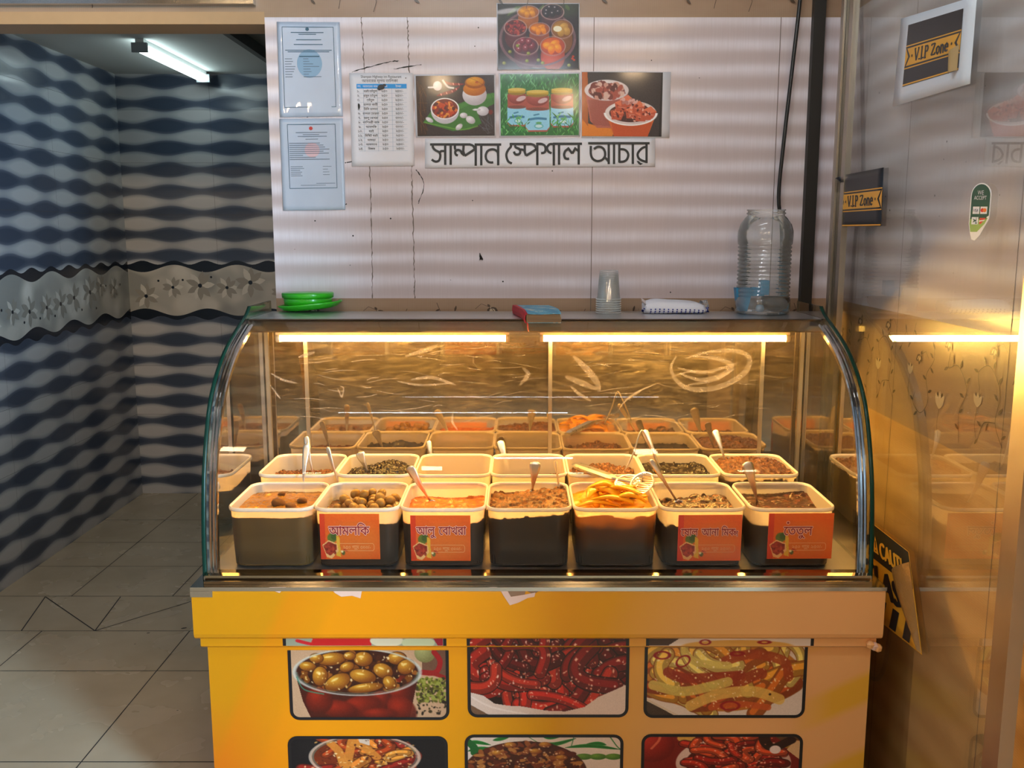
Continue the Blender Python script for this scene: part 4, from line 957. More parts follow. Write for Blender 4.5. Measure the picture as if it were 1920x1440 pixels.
c.ring(1128, 690, 418, 148, 9, (200, 196, 180), a=.75); c.ring(1128, 690, 402, 136, 5, (120, 150, 130), a=.5, part='low'); c.line([(725, 720), (770, 800), (900, 830)], 8, (60, 130, 100), a=.8); c.grain(.015)
panel(c, 539, 843, 1219, 1350, 'framed picture of olives in a glass bowl', True)
# dark red mango strips on a white plate
c = Cv(138, 590, 1290, 1070, 300, 126, (34, 8, 4))
inside = lambda x, y: y < 1035 - ((x - 760) / 610) ** 2 * 210
c.strips(64, (140, 560, 1290, 1040), 400, 92, [(150, 26, 14), (120, 16, 10), (170, 40, 20), (90, 10, 8), (186, 34, 16)], inside, .5)
c.speck(230, (140, 590, 1290, 1030), 6, [(255, 190, 160), (230, 140, 100), (250, 220, 200)], inside, a=.8)
c.top = c.im[10:26].copy()
c.poly([(138, 905), (240, 930), (320, 985), (420, 1000), (520, 1005), (700, 1035), (840, 1040), (980, 1010), (1080, 940), (1200, 890), (1290, 850), (1290, 1070), (138, 1070)], (226, 196, 176)); c.poly([(138, 990), (290, 1070), (138, 1070)], (120, 84, 60)); c.line([(138, 930), (300, 1010), (560, 1062)], 12, (244, 220, 204), a=.7); c.grain(.015)
panel(c, 876, 1178, 1213, 1345, 'framed picture of dark red mango strips on a white plate', True)
# yellow slices with chilli rings
c = Cv(105, 515, 1100, 945, 300, 130, (226, 204, 186))
inside = lambda x, y: ((x - 590) / 500) ** 2 + ((y - 690) / 225) ** 2 < .9
c.ell(590, 690, 490, 225, (216, 150, 50), (186, 110, 30)); c.strips(48, (150, 540, 1060, 890), 380, 74, [(226, 176, 70), (210, 140, 40), (190, 96, 24), (236, 196, 100), (170, 70, 20)], inside, .25, (140, 70, 16), (255, 236, 180))
for p, wd, cc in (([(240, 670), (330, 705), (480, 705), (700, 690)], 60, (150, 44, 14)), ([(600, 600), (760, 560), (960, 600), (1000, 700)], 60, (160, 60, 20)), ([(640, 760), (780, 690), (830, 680)], 70, (150, 50, 16)), ([(520, 890), (700, 870), (880, 890)], 40, (200, 84, 30)), ([(150, 750), (350, 790), (620, 730)], 60, (214, 186, 90)), ([(390, 880), (560, 810), (780, 790), (950, 840)], 66, (226, 180, 84)), ([(340, 540), (420, 610), (620, 630)], 46, (214, 186, 90))): c.line(p, wd, cc, a=.85)
c.speck(200, (160, 530, 1050, 900), 5, [(255, 240, 200), (250, 210, 140)], inside, a=.8)
for x, y, rx, ry, r in ((203, 566, 46, 22, 0), (335, 603, 44, 30, -30), (672, 556, 36, 12, 0), (640, 880, 56, 26, 0)): c.ring(x, y, rx, ry, 9, (150, 20, 20), rot=r)
c.ell(888, 808, 8, 7, (60, 20, 10)); c.poly([(105, 835), (310, 945), (105, 945)], (70, 52, 40)); c.poly([(105, 830), (330, 945), (300, 945), (105, 845)], (216, 190, 160))
t0 = Cv(105, 465, 1100, 515, 300, 14, (226, 206, 190)); t0.poly([(105, 465), (290, 465), (220, 515), (105, 515)], (70, 46, 34)); t0.ell(650, 515, 340, 40, (216, 160, 70)); t0.ring(450, 490, 30, 16, 8, (150, 20, 20)); t0.ring(815, 490, 32, 10, 8, (150, 20, 20)); c.top = t0.im; c.grain(.015)
panel(c, 1209, 1508, 1213, 1346, 'framed picture of yellow mango slices with chilli rings', True)
# lower row, cut off by the frame
c = Cv(690, 1100, 1715, 1830, 260, 186, (14, 14, 20))
c.ell(1180, 1300, 355, 220, (110, 40, 16)); c.poly([(825, 1300), (1535, 1300), (1480, 1640), (1180, 1700), (880, 1640)], (120, 40, 14))
c.strips(46, (850, 1110, 1510, 1640), 210, 70, [(200, 90, 24), (170, 60, 20), (226, 140, 50), (140, 30, 20), (214, 120, 40)], lambda x, y: ((x - 1180) / 350) ** 2 + ((y - 1330) / 260) ** 2 < .95, .3, (70, 16, 8), (255, 210, 150))
for p in ([(960, 1160), (1010, 1240), (1040, 1380)], [(1100, 1130), (1080, 1260), (1060, 1400)], [(1120, 1150), (1200, 1220), (1260, 1300)]): c.line(p, 60, (216, 130, 46), a=.9)
c.poly([(1140, 1110), (1215, 1110), (1215, 1180), (1150, 1150)], (216, 186, 160)); c.speck(150, (860, 1120, 1500, 1560), 9, [(250, 210, 150), (70, 20, 10), (226, 160, 80)], a=.8)
c.ring(1180, 1300, 358, 222, 14, (206, 176, 150), a=.85); c.ring(1180, 1300, 340, 206, 6, (96, 140, 130), a=.6); c.grain(.015)
panel(c, 539, 841, 1380, 1500, 'framed picture of mixed pickle in a glass bowl on black', False)
c = Cv(132, 1215, 1225, 1990, 260, 184, (226, 200, 180))
for p in ([(130, 1290), (200, 1280), (300, 1310)], [(640, 1290), (760, 1300), (900, 1240)], [(980, 1300), (1060, 1295), (1115, 1310)], [(670, 1215), (720, 1230), (800, 1215)], [(320, 1260), (370, 1245), (430, 1225)], [(140, 1380), (220, 1350), (330, 1350)], [(830, 1340), (1000, 1320), (1215, 1360)]): c.line(p, 40, (30, 120, 40), taper=True); c.line(p, 7, (20, 80, 26))
c.line([(120, 1250), (180, 1330), (190, 1400)], 60, (24, 90, 36)); c.line([(560, 1215), (660, 1300), (760, 1320)], 6, (60, 110, 50)); c.line([(1140, 1215), (1190, 1320), (1220, 1360)], 8, (30, 110, 40)); c.line([(890, 1215), (870, 1330)], 6, (40, 110, 50))
for x in (960, 1060, 1170): c.ell(x, 1440, 60, 34, (110, 150, 50), (60, 100, 30))
c.ell(545, 1620, 440, 350, (70, 26, 10)); c.speck(420, (110, 1270, 980, 1960), 30, [(120, 50, 20), (90, 30, 14), (150, 80, 34), (60, 20, 10), (176, 110, 50)], lambda x, y: ((x - 545) / 425) ** 2 + ((y - 1620) / 345) ** 2 < .98)
for x, y in ((440, 1310), (685, 1308), (350, 1400), (620, 1380), (800, 1450)): c.ell(x, y, 44, 30, (216, 150, 50), (130, 60, 20))
c.speck(220, (120, 1270, 970, 1960), 8, [(250, 210, 160), (226, 170, 110)], lambda x, y: ((x - 545) / 420) ** 2 + ((y - 1620) / 340) ** 2 < .98, a=.8); c.grain(.015)
panel(c, 871, 1167, 1377, 1500, 'framed picture of a brown pickle heap with green leaves', False)
c = Cv(90, 1065, 1045, 1750, 260, 186, (120, 20, 12))
c.ell(150, 1160, 130, 160, (190, 40, 20), (110, 12, 8)); c.line([(140, 1190), (180, 1120), (190, 1080)], 16, (240, 130, 90), a=.7); c.ell(350, 1090, 56, 40, (214, 160, 70)); c.ell(980, 1140, 60, 50, (210, 160, 60), (150, 100, 30)); c.poly([(880, 1065), (1045, 1065), (1045, 1100), (940, 1130)], (90, 56, 30)); c.poly([(1000, 1120), (1045, 1110), (1045, 1300), (960, 1200)], (216, 170, 120))
c.ell(640, 1330, 350, 260, (236, 206, 190), (206, 160, 140)); c.ell(640, 1330, 290, 205, (80, 14, 8)); c.strips(60, (380, 1075, 900, 1530), 190, 66, [(150, 24, 14), (180, 40, 20), (120, 14, 8), (200, 70, 30)], lambda x, y: ((x - 640) / 290) ** 2 + ((y - 1300) / 235) ** 2 < .95, .4, (46, 6, 4), (255, 190, 150))
c.line([(820, 1060), (830, 1130), (880, 1180), (980, 1110)], 70, (40, 14, 8)); c.speck(110, (400, 1080, 880, 1500), 7, [(255, 200, 170), (240, 140, 100)], a=.8); c.ell(890, 1200, 34, 40, (236, 210, 200)); c.grain(.015)
panel(c, 1203, 1500, 1376, 1500, 'framed picture of a red jam of fruit in a white bowl', False)

# black cord hanging at the counter's right side
b = MB(); b.tube(smooth_path([(.948, 2.42, .55), (.952, 2.44, .40), (.95, 2.52, .33), (.952, 2.62, .38), (.95, 2.7, .25), (.95, 2.74, .008), (.955, 2.6, .007)], 6), .006, 8)
tag(b.build('power_cord', [M['black']]), 'black power cord looping down between the counter and the glass door', 'cable')

# ------------------------------------------------------------------ the glass display case
XA, XB = -.830, .923                                        # outer faces of the side glass
ZS = 1.341                                                  # top of the steel shelf
PROF = [(2.335, .701), (2.340, .80), (2.352, .89), (2.366, .96), (2.378, 1.0), (2.404, 1.07), (2.443, 1.145), (2.492, 1.20), (2.548, 1.243), (2.615, 1.281), (2.69, 1.311), (2.75, 1.332), (2.812, 1.353), (2.85, 1.376)]
PR = [(p.x, p.y) for p in smooth_path(PROF, 5)]
def inset(d):
    out = []
    for i, (y, z) in enumerate(PR):
        a = PR[max(i - 1, 0)]; b = PR[min(i + 1, len(PR) - 1)]
        t = Vector((b[0] - a[0], b[1] - a[1])).normalized(); n = Vector((t.y, -t.x))
        out.append((y + n.x * d, z + n.y * d))
    return out
dc = thing('display_case', 'curved glass display case with steel trim and warm tube lights on the yellow counter', 'display case', (.05, 2.72, .70))
M['case_glass'] = glass('case_side_glass', (.90, .95, .90, 1), (.6), .006)
M['front_glass'] = glass('case_front_glass', (.97, .97, .95, 1), (.35), .011, .012, (.95, .86, .74, 1))
g = G('glass_edge'); M['glass_edge'] = g.done(g.bsdf(Base_Color=(.004, .04, .026, 1), Roughness=.25, **{'Specular IOR Level': .3}))
g = G('mirror_dusty'); v = g.map((1, 1, 1))
st_ = g.noise(g.map((1.2, 1, 7)), 6, 7, .72, 2.2); bl = g.noise(v, 4, 4, .6)
f_ = g.math('MULTIPLY', g.math('POWER', st_, 4.0), g.math('POWER', bl, 1.4)); f_ = g.math('MINIMUM', g.math('ADD', g.math('MULTIPLY', f_, 1.6), .02), .4)
ms = g.mixs(f_, g.n('ShaderNodeBsdfGlossy', {0: (.36, .31, .25, 1), 1: g.math('MULTIPLY_ADD', bl, .06, .005)}).outputs[0], g.n('ShaderNodeBsdfDiffuse', {0: (.42, .36, .30, 1)}).outputs[0])
M['mirror'] = g.done(ms)
# base tray and front rail
b = MB(); b.box(XA + .004, XB - .004, 2.325, 3.09, .701, .712); under(b.build('base_tray', [steel('tray_steel', (.62, .60, .56, 1), .42)]), dc)
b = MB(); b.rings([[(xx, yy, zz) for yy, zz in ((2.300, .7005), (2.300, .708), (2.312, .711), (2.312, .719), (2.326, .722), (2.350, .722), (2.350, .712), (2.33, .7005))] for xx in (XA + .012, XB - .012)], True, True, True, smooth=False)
under(b.build('front_rail', [steel('rail_steel', (.42, .36, .27, 1), .12)]), dc)  # darker golden tone paints in the rail's dark warm reflection
# side glass with its green edge
for xo, s in ((XA, 1), (XB, -1)):
    x0, x1 = sorted((xo, xo + s * .007))
    lp = PR + [(3.09, 1.376), (3.09, .701)]; n = len(lp)
    b = MB(); vs = [(x0, y, z) for y, z in lp] + [(x1, y, z) for y, z in lp]
    b.add(vs, [list(range(n))[::-1], [n + i for i in range(n)]], 0); b.add(vs, [(i, (i + 1) % n, n + (i + 1) % n, n + i) for i in range(n)], 1)
    under(b.build('side_glass', [M['case_glass'], M['glass_edge']]), dc)
    b = MB(); et = inset(-.001)
    b.rings([[(xo - s * .0015, y, z), (xo + s * .0085, y, z), (xo + s * .0085, y + .004, z - .001), (xo - s * .0015, y + .004, z - .001)] for y, z in et], True, True, True)
    under(b.build('edge_trim', [M['glass_edge']]), dc)
    # ridged steel trim along the curve
    K = [i for i in range(len(PR)) if PR[i][0] <= 2.765]
    sec = [(.008, .010), (.016, .004), (.0165, .009), (.024, .005), (.0245, .011), (.034, .006), (.037, .010), (.037, .022), (.008, .022)]
    loops = []
    ins = {dd: inset(dd) for dd in set(q[1] for q in sec)}
    for i in K: loops.append([(xo + s * q[0], ins[q[1]][i][0], ins[q[1]][i][1]) for q in sec])
    b = MB(); b.rings(loops, True, True, True, smooth=False); under(b.build('curved_trim', [M['chrome']]), dc)
# curved front glass
gi, go = inset(.016), inset(.012)
K = [i for i in range(len(PR)) if gi[i][0] <= 2.80 and gi[i][1] > .716]
b = MB(); xs = [XA + .034 + (XB - XA - .068) * i / 8 for i in range(9)]
b.rings([[(x, *go[i]) for x in xs] for i in K], False, False, False)
fg = under(b.build('front_glass', [M['front_glass']]), dc)
# hand smears and wipe marks on the front glass
g = G('smear'); al = g.noise(g.map((1, 1, 1)), 60, 5, .7)
sm_ = g.mixs(.5, g.n('ShaderNodeBsdfDiffuse', {0: (.95, .88, .78, 1)}).outputs[0], g.n('ShaderNodeBsdfTranslucent', {0: (.95, .88, .78, 1)}).outputs[0])
M['smear'] = g.done(g.mixs(g.math('MULTIPLY', g.math('POWER', al, 1.6), .62), g.n('ShaderNodeBsdfTransparent').outputs[0], sm_))
def on_glass(px, py):
    """point of the front glass that the photograph shows at px, py"""
    r = ray(px, py); gq = inset(.0105); best = None
    for i in range(len(gq) - 1):
        (y0, z0), (y1, z1) = gq[i], gq[i + 1]
        # H + rz t = z0 + k (z1-z0), ry t = y0 + k (y1-y0)
        dt = r[1] * -(z1 - z0) + r[2] * (y1 - y0)
        if abs(dt) < 1e-9: continue
        k = (r[1] * (z0 - H) - r[2] * y0) / (r[2] * (y1 - y0) - r[1] * (z1 - z0))
        if 0 <= k <= 1:
            t = (y0 + k * (y1 - y0)) / r[1]
            if best is None or t < best: best = t
    return Vector((r[0] * best, r[1] * best, H + r[2] * best)) if best else None
def smear(strokes):
    b = MB()
    for pts, wd in strokes:
        vs, fs = ribbon([(p.x, p.y) for p in smooth_path(pts, 6)], [wd * (.25 + .75 * math.sin(math.pi * min(1, (i + .5) / (6 * len(pts) - 5)))) for i in range(6 * len(pts) - 5)])
        q = [on_glass(v.x, v.y) for v in vs]
        if all(q): b.add(q, fs)
    b.build('smear', [M['smear']], fg)['kind'] = 'stuff'
smear([([(1268, 668), (1258, 690), (1270, 715), (1300, 730), (1350, 725), (1395, 700), (1405, 672), (1380, 658), (1330, 660), (1285, 672)], 10), ([(1275, 700), (1310, 712), (1350, 705), (1372, 685), (1340, 672), (1300, 668)], 9), ([(1270, 690), (1320, 698), (1385, 680)], 6), ([(1290, 722), (1340, 712), (1380, 690)], 6)])
smear([([(1075, 668), (1098, 690), (1118, 715), (1124, 735)], 13), ([(1120, 730), (1090, 718), (1060, 706)], 11), ([(1108, 752), (1085, 738), (1070, 724)], 6)])
smear([([(1158, 772), (1175, 748), (1200, 732), (1235, 718)], 3), ([(1165, 760), (1190, 738), (1225, 722)], 3), ([(1178, 748), (1205, 730)], 4), ([(1265, 704), (1300, 696), (1340, 699)], 4)])
smear([([(633, 728), (636, 735), (641, 744), (644, 728), (638, 724)], 3), ([(770, 712), (810, 708), (855, 722)], 6), ([(745, 715), (790, 722), (850, 718)], 4), ([(760, 668), (800, 656), (820, 648)], 8), ([(560, 670), (590, 660)], 6)])
smear([([(980, 640 + 50), (990, 702), (975, 722)], 8), ([(508, 700), (530, 712), (556, 718)], 4), ([(505, 720), (520, 740), (526, 748)], 3), ([(850, 770), (848, 790), (858, 806)], 4)])
# fine scratches and wiping streaks in the upper part
rs = random.Random(21); st_l = []
for _ in range(110):
    x = rs.uniform(520, 1420); y = rs.uniform(648, 760) if rs.random() < .5 else rs.uniform(648, 800); L_ = rs.uniform(10, 70); dy = rs.uniform(-.25, .25) * L_
    st_l.append(([(x, y), (x + L_ * .5, y + dy * .5 + rs.uniform(-3, 3)), (x + L_, y + dy)], rs.uniform(.5, 1.8)))
smear(st_l)
# top shelf with its front fascia
b = MB(); b.rings([[(xx, yy, zz) for yy, zz in ((2.812, ZS), (2.808, ZS - .003), (2.808, ZS - .036), (2.814, ZS - .041), (2.84, ZS - .041), (2.84, ZS - .02), (3.09, ZS - .02), (3.09, ZS))] for xx in (XA + .0085, XB - .0085)], True, True, True, smooth=False)
M['steel_dark_refl'] = steel('dark_reflection_steel', (.34, .30, .25, 1), .14); b.mi = [3 if i in (1, 2) else m_ for i, m_ in enumerate(b.mi)]; b.mi = [1 if i in (4, 5, 6) else m_ for i, m_ in enumerate(b.mi)]  # same steel, darkened: the fascia's dark reflection is put into its colour
M['steel_dull'] = steel('dull_steel', (.5, .48, .45, 1), .6)
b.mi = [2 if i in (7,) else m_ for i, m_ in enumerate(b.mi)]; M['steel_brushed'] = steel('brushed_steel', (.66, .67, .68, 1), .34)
under(b.build('top_shelf', [M['steel'], M['steel_dull'], M['steel_brushed'], M['steel_dark_refl']]), dc)
# mirrored sliding backs and their uprights
for x0, x1, yy in ((-.70, .112, 3.000), (.092, .79, 2.990)):
    b = MB(); b.box(x0, x1, yy, yy + .006, .714, 1.318); m_ = under(b.build('mirror_door', [M['mirror']]), dc)
    for xq in (x0, x1 - .012): b = MB(); b.box(xq, xq + .012, yy - .004, yy + .008, .714, 1.318); b.build('stile', [M['alu']], m_)
for x0, x1 in ((XA + .009, -.701), (.791, XB - .009)):
    b = MB(); b.box(x0, x1, 3.01, 3.016, .714, 1.318); under(b.build('back_panel', [M['mirror']]), dc)
for xx in (XA + .010, XB - .022):
    b = MB(); b.box(xx, xx + .012, 2.975, 2.987, .712, 1.32); under(b.build('corner_post', [M['alu']]), dc)
# two warm tube lights under the shelf
g = G('warm_tube'); M['warm_tube'] = g.done(g.n('ShaderNodeEmission', {0: (1.0, .53, .115, 1), 1: CASE_TUBE}).outputs[0])
M['cap'] = plain('lamp_cap', rgb(225, 205, 170), .5)
for x0, x1 in ((at(518, 637, Y=2.865).x, at(955, 637, Y=2.865).x), (at(1012, 637, Y=2.865).x, at(1480, 637, Y=2.865).x)):
    b = MB(); z_ = 1.276
    b.tube([(x0 + .012, 2.865, z_), (x1 - .012, 2.865, z_)], .0095, 14); l_ = under(b.build('tube_light', [M['warm_tube']]), dc); l_['label'] = 'glowing warm tube light'
    b = MB(); b.tube([(x0, 2.865, z_), (x0 + .0118, 2.865, z_)], .0115, 12); b.tube([(x1 - .0118, 2.865, z_), (x1, 2.865, z_)], .0115, 12); b.box(x0, x1, 2.858, 2.872, z_ + .011, ZS - .0205)
    b.build('lamp_holder', [M['cap']], l_)

# ------------------------------------------------------------------ tubs of pickle
TW, TD, TH_, TR = .231, .268, .165, .042
g = G('milky_plastic')                                        # thin clear plastic that only scatters light onwards
body_ = g.mixs(.38, g.n('ShaderNodeBsdfTransparent', {0: (.97, .95, .92, 1)}).outputs[0], g.n('ShaderNodeBsdfTranslucent', {0: (.92, .84, .74, 1)}).outputs[0])
M['milky'] = g.done(g.mixs(g.math('MULTIPLY', g.n('ShaderNodeFresnel', {0: 1.4}).outputs[0], .3), body_, g.n('ShaderNodeBsdfGlossy', {0: (1, 1, 1, 1), 1: .15}).outputs[0]))
g = G('milky_inside')
dif = g.mixs(.5, g.n('ShaderNodeBsdfDiffuse', {0: (.86, .80, .70, 1)}).outputs[0], g.n('ShaderNodeBsdfTranslucent', {0: (.9, .84, .74, 1)}).outputs[0])
M['milky_in'] = g.done(g.mixs(.55, g.n('ShaderNodeBsdfTransparent', {0: (.97, .95, .92, 1)}).outputs[0], dif))
g = G('rim_plastic'); rimd = g.mixs(.3, g.bsdf(Base_Color=(.82, .78, .70, 1), Roughness=.3), g.n('ShaderNodeBsdfTranslucent', {0: (.9, .84, .74, 1)}).outputs[0]); M['rim'] = g.done(rimd)
def tub_size(z):                                             # half sizes shrink towards the base
    t = z / TH_; return TW - .010 - .011 * (1 - t), TD - .010 - .013 * (1 - t)
def loop(w, d, r, z): return [(x, y, z) for x, y in rrect(w, d, r, 6)]
def make_tub(loc, label):
    t = thing('tub', label, 'tub', loc, 'milky plastic tubs in the display case')
    b = MB(); L = []
    for z, k in ((0, .90), (.004, .98), (.010, 1), (.06, 1), (.12, 1), (TH_ - .002, 1)): w_, d_ = tub_size(z); L.append(loop(w_ * k, d_ * k, TR * .85, z))
    b.rings(L, True, True, False); L = []
    for z in (TH_ - .002, .12, .06, .006): w_, d_ = tub_size(z); L.append(loop(w_ - .0030, d_ - .0030, TR * .85 - .0015, z))
    b.rings(L, True, False, True, 1); o = b.build('body', [M['milky'], M['milky_in']], t)
    b = MB(); w_, d_ = tub_size(TH_)
    b.rings([loop(w_ - .003, d_ - .003, TR * .85, TH_ - .004), loop(w_ - .002, d_ - .002, TR * .85, TH_ + .001), loop(w_ + .004, d_ + .004, TR * .9, TH_ + .0025), loop(TW - .002, TD - .002, TR, TH_ + .001), loop(TW, TD, TR, TH_ - .003), loop(TW - .001, TD - .001, TR, TH_ - .008), loop(TW - .004, TD - .004, TR, TH_ - .008), loop(w_ + .0015, d_ + .0015, TR * .86, TH_ - .0045)], True, False, False)
    b.build('rim', [M['rim']], t)
    return t
def copy_thing(t, loc, label):
    r = t.copy(); COL.objects.link(r); r.location = loc; r['label'] = label
    for ch in t.children:
        q = ch.copy(); COL.objects.link(q); q.parent = r
    return r
# contents
def pick(name, stops, rough=.3, scale=60, bump=.5, bs=90, coat=.15, spec=.35, sss=0):
    g = G(name); v = g.map()
    a = g.noise(v, scale, 5, .65, .6); b = g.voro(v, scale * 1.3, 'Distance')
    f = g.math('ADD', g.math('MULTIPLY', a, .75), g.math('MULTIPLY', b, .3))
    return g.done(g.bsdf(Base_Color=g.ramp(f, stops), Roughness=rough, Normal=g.bump(g.noise(v, bs, 5, .65), bump, .004), **{'Coat Weight': coat * .3, 'Coat Roughness': .1, 'Specular IOR Level': spec * .5}))
M['p_oil'] = pick('oily_brine', [(.3, rgb(120, 80, 20)), (.7, rgb(150, 104, 30))], .12, 20, .05, 20, .8)
M['p_brown'] = pick('brown_pickle', [(.28, rgb(40, 22, 8)), (.5, rgb(92, 52, 18)), (.75, rgb(160, 100, 42))], .35, 70, .7, 130)
M['p_spice'] = pick('brown_spice_bits', [(.28, rgb(28, 14, 8)), (.5, rgb(62, 34, 18)), (.78, rgb(160, 108, 72))], .35, 110, .8, 170)
M['p_black'] = pick('black_pickle', [(.3, rgb(4, 3, 4)), (.6, rgb(18, 12, 12)), (.85, rgb(70, 50, 40))], .22, 90, .6, 120, .7)
M['p_red'] = pick('orange_jam', [(.3, rgb(150, 60, 12)), (.6, rgb(206, 100, 20)), (.8, rgb(236, 160, 60))], .2, 60, .5, 90, .7)
M['p_dark'] = pick('sticky_dark_mix', [(.3, rgb(26, 13, 6)), (.55, rgb(62, 34, 16)), (.8, rgb(190, 130, 80))], .2, 60, .8, 100, .8)
M['p_tam'] = pick('tamarind_paste', [(.3, rgb(30, 18, 10)), (.6, rgb(74, 42, 22)), (.85, rgb(140, 76, 56))], .14, 40, .4, 70, .9)
M['p_meat'] = pick('fibrous_pickle', [(.3, rgb(36, 20, 12)), (.55, rgb(82, 48, 28)), (.8, rgb(150, 104, 66))], .3, 80, .8, 150)
M['p_pale'] = pick('pale_residue', [(.3, rgb(196, 160, 110)), (.8, rgb(226, 190, 140))], .3, 12, .2, 30)
M['p_amla'] = pick('amla_skin', [(.3, rgb(86, 58, 18)), (.55, rgb(140, 100, 38)), (.8, rgb(184, 144, 76))], .25, 26, .3, 60, .6)
M['p_gravy'] = pick('dark_gravy', [(.3, rgb(44, 26, 10)), (.7, rgb(110, 70, 26))], .2, 50, .5, 90, .7)
M['p_mango'] = pick('mango_flesh', [(.3, rgb(222, 140, 10)), (.6, rgb(240, 172, 26)), (.85, rgb(250, 196, 60))], .25, 18, .25, 40, .5)
def contents(name, label, cat, loc, mats, fill, heap, seed, side=None, bits=None, res=64, stuffing=None):
    """fill: level above the tub base; heap(u,v) in metres, u,v in -1..1"""
    r = np.random.RandomState(seed); w0, d0 = tub_size(fill); w0 -= .0014; d0 -= .0014
    b = MB(); n = res
    us = np.linspace(-1, 1, n); A, B = np.meshgrid(us, us)
    Hh = np.vectorize(heap)(A, B)
    if bits:                                                  # lumps pressed into one another
        for cnt, rad, hgt in bits:
            for _ in range(cnt):
                cx, cy = r.uniform(-1, 1, 2); ra = rad * r.uniform(.6, 1.3); rx = ra * r.uniform(.6, 1.5); an = r.uniform(0, 3.14)
                dx, dy = (A - cx) * w0 / 2, (B - cy) * d0 / 2
                p, q = dx * math.cos(an) + dy * math.sin(an), -dx * math.sin(an) + dy * math.cos(an)
                e = 1 - (p / rx) ** 2 - (q / ra) ** 2
                base = heap(cx, cy)
                Hh = np.maximum(Hh, np.where(e > 0, base + hgt * r.uniform(.4, 1.2) * np.sqrt(np.maximum(e, 0)), -1))
        Hh = Hh + r.normal(0, .0006, Hh.shape)
    # square grid squeezed into the rounded rectangle
    rc = TR * .85 - .0007; pos = []
    for j in range(n):
        for i in range(n):
            u, v = us[i], us[j]; x, y = u * w0 / 2, v * d0 / 2
            ax, ay = abs(x) - (w0 / 2 - rc), abs(y) - (d0 / 2 - rc)
            if ax > 0 and ay > 0:
                l = math.hypot(ax, ay); m = max(ax, ay); k = m / l
                x = math.copysign(w0 / 2 - rc + ax * k, x); y = math.copysign(d0 / 2 - rc + ay * k, y)
            pos.append((x, y))
    zz = fill + Hh
    vs = [(pos[j * n + i][0], pos[j * n + i][1], float(min(zz[j, i], TH_ + .035))) for j in range(n) for i in range(n)]
    fs = [(j * n + i, j * n + i + 1, (j + 1) * n + i + 1, (j + 1) * n + i) for j in range(n - 1) for i in range(n - 1)]
    b.add(vs, fs, 0, True)
    edge = [j for j in range(n)] + [j * n + n - 1 for j in range(1, n)] + [(n - 1) * n + i for i in range(n - 2, -1, -1)] + [j * n for j in range(n - 2, 0, -1)]
    loops = [[Vector((pos[e][0], pos[e][1], vs[e][2])) for e in edge]]
    for z in (.10, .05, .0045):
        w1, d1 = tub_size(z); w1 -= .0014; d1 -= .0014
        loops.append([Vector((pos[e][0] * w1 / w0, pos[e][1] * d1 / d0, min(z, fill - .004 * (1 + (.1 - z) * 10)))) for e in edge])
    k1 = 1 if len(mats) > 1 else 0
    b.rings(loops, True, False, True, k1)
    o = b.build(name, mats, None, loc)
    return tag(o, label, cat, None, 'stuff')
M['s_olive'] = plain('packed_brown_green', rgb(92, 66, 20), .5, var=.4, vscale=22); M['s_dark'] = plain('packed_dark', rgb(46, 28, 10), .5, var=.5, vscale=22)
M['s_red'] = plain('packed_red_brown', rgb(44, 20, 6), .5, var=.5, vscale=18)
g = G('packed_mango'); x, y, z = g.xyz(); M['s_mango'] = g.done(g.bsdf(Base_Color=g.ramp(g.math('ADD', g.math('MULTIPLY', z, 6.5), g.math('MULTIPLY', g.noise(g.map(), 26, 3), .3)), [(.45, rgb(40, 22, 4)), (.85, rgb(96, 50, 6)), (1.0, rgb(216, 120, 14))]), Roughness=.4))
g = None
zt1 = .712; zt2 = .722
YR1, YR2 = 2.380 + TD / 2, 2.690 + TD / 2
X1 = [-.665, -.436, -.206, .024, .256, .489, .727]; X2 = [-.670, -.437, -.203, .026, .258, .488, .722]
L1 = ['tub of oily brine and lumps, front row at the left end of the case', 'front row tub labelled আমলকি, second from the left trim', 'front row tub labelled আলু বোখরা, third from the left trim', 'unlabelled front row tub of brown chunky pickle, in the middle', 'unlabelled front row tub of yellow mango slices', 'front row tub labelled ষোল আনা মিক্স, beside the mango tub', 'front row tub labelled তেতুল, at the right end']
L2 = ['back row tub with a few brown spice bits, behind the brine tub', 'back row tub of heaped black pickle, behind the আমলকি tub', 'nearly empty pale tub in the back row, behind the আলু বোখরা tub', 'back row tub with a brown stained wall, little left in it, in the middle', 'back row tub of crumbly brown pickle, behind the mango tub', 'back row tub of flat black pickle, behind the ষোল আনা মিক্স tub', 'back row tub of piled reddish brown pickle, at the right end']
tub0 = make_tub((X1[0], YR1, zt1), L1[0]); tubs = [tub0]
for i in range(1, 7): tubs.append(copy_thing(tub0, (X1[i], YR1, zt1), L1[i]))
for i in range(7): tubs.append(copy_thing(tub0, (X2[i], YR2, zt2), L2[i]))
P1 = lambda i: (X1[i], YR1, zt1 + .0012); P2 = lambda i: (X2[i], YR2, zt2 + .0012)
S = math.sin
contents('brine_pickle', 'murky brown brine with a few lumps in the leftmost front tub', 'pickle', P1(0), [M['p_oil'], M['s_olive']], .138, lambda u, v: .001 * S(u * 5 + v * 3), 1, None, [(3, .02, .006)])
contents('amla_gravy', 'dark gravy under the amla fruit in the tub labelled আমলকি', 'gravy', P1(1), [M['p_gravy'], M['s_dark']], .118, lambda u, v: .004 * S(u * 3), 2, None, [(40, .012, .006)])
contents('plum_jam', 'glossy orange jam in the tub labelled আলু বোখরা', 'jam', P1(2), [M['p_red'], M['s_dark']], .122, lambda u, v: .003 * S(u * 3 + v * 4) + .006 * max(0, u), 3, None, [(60, .009, .005)])
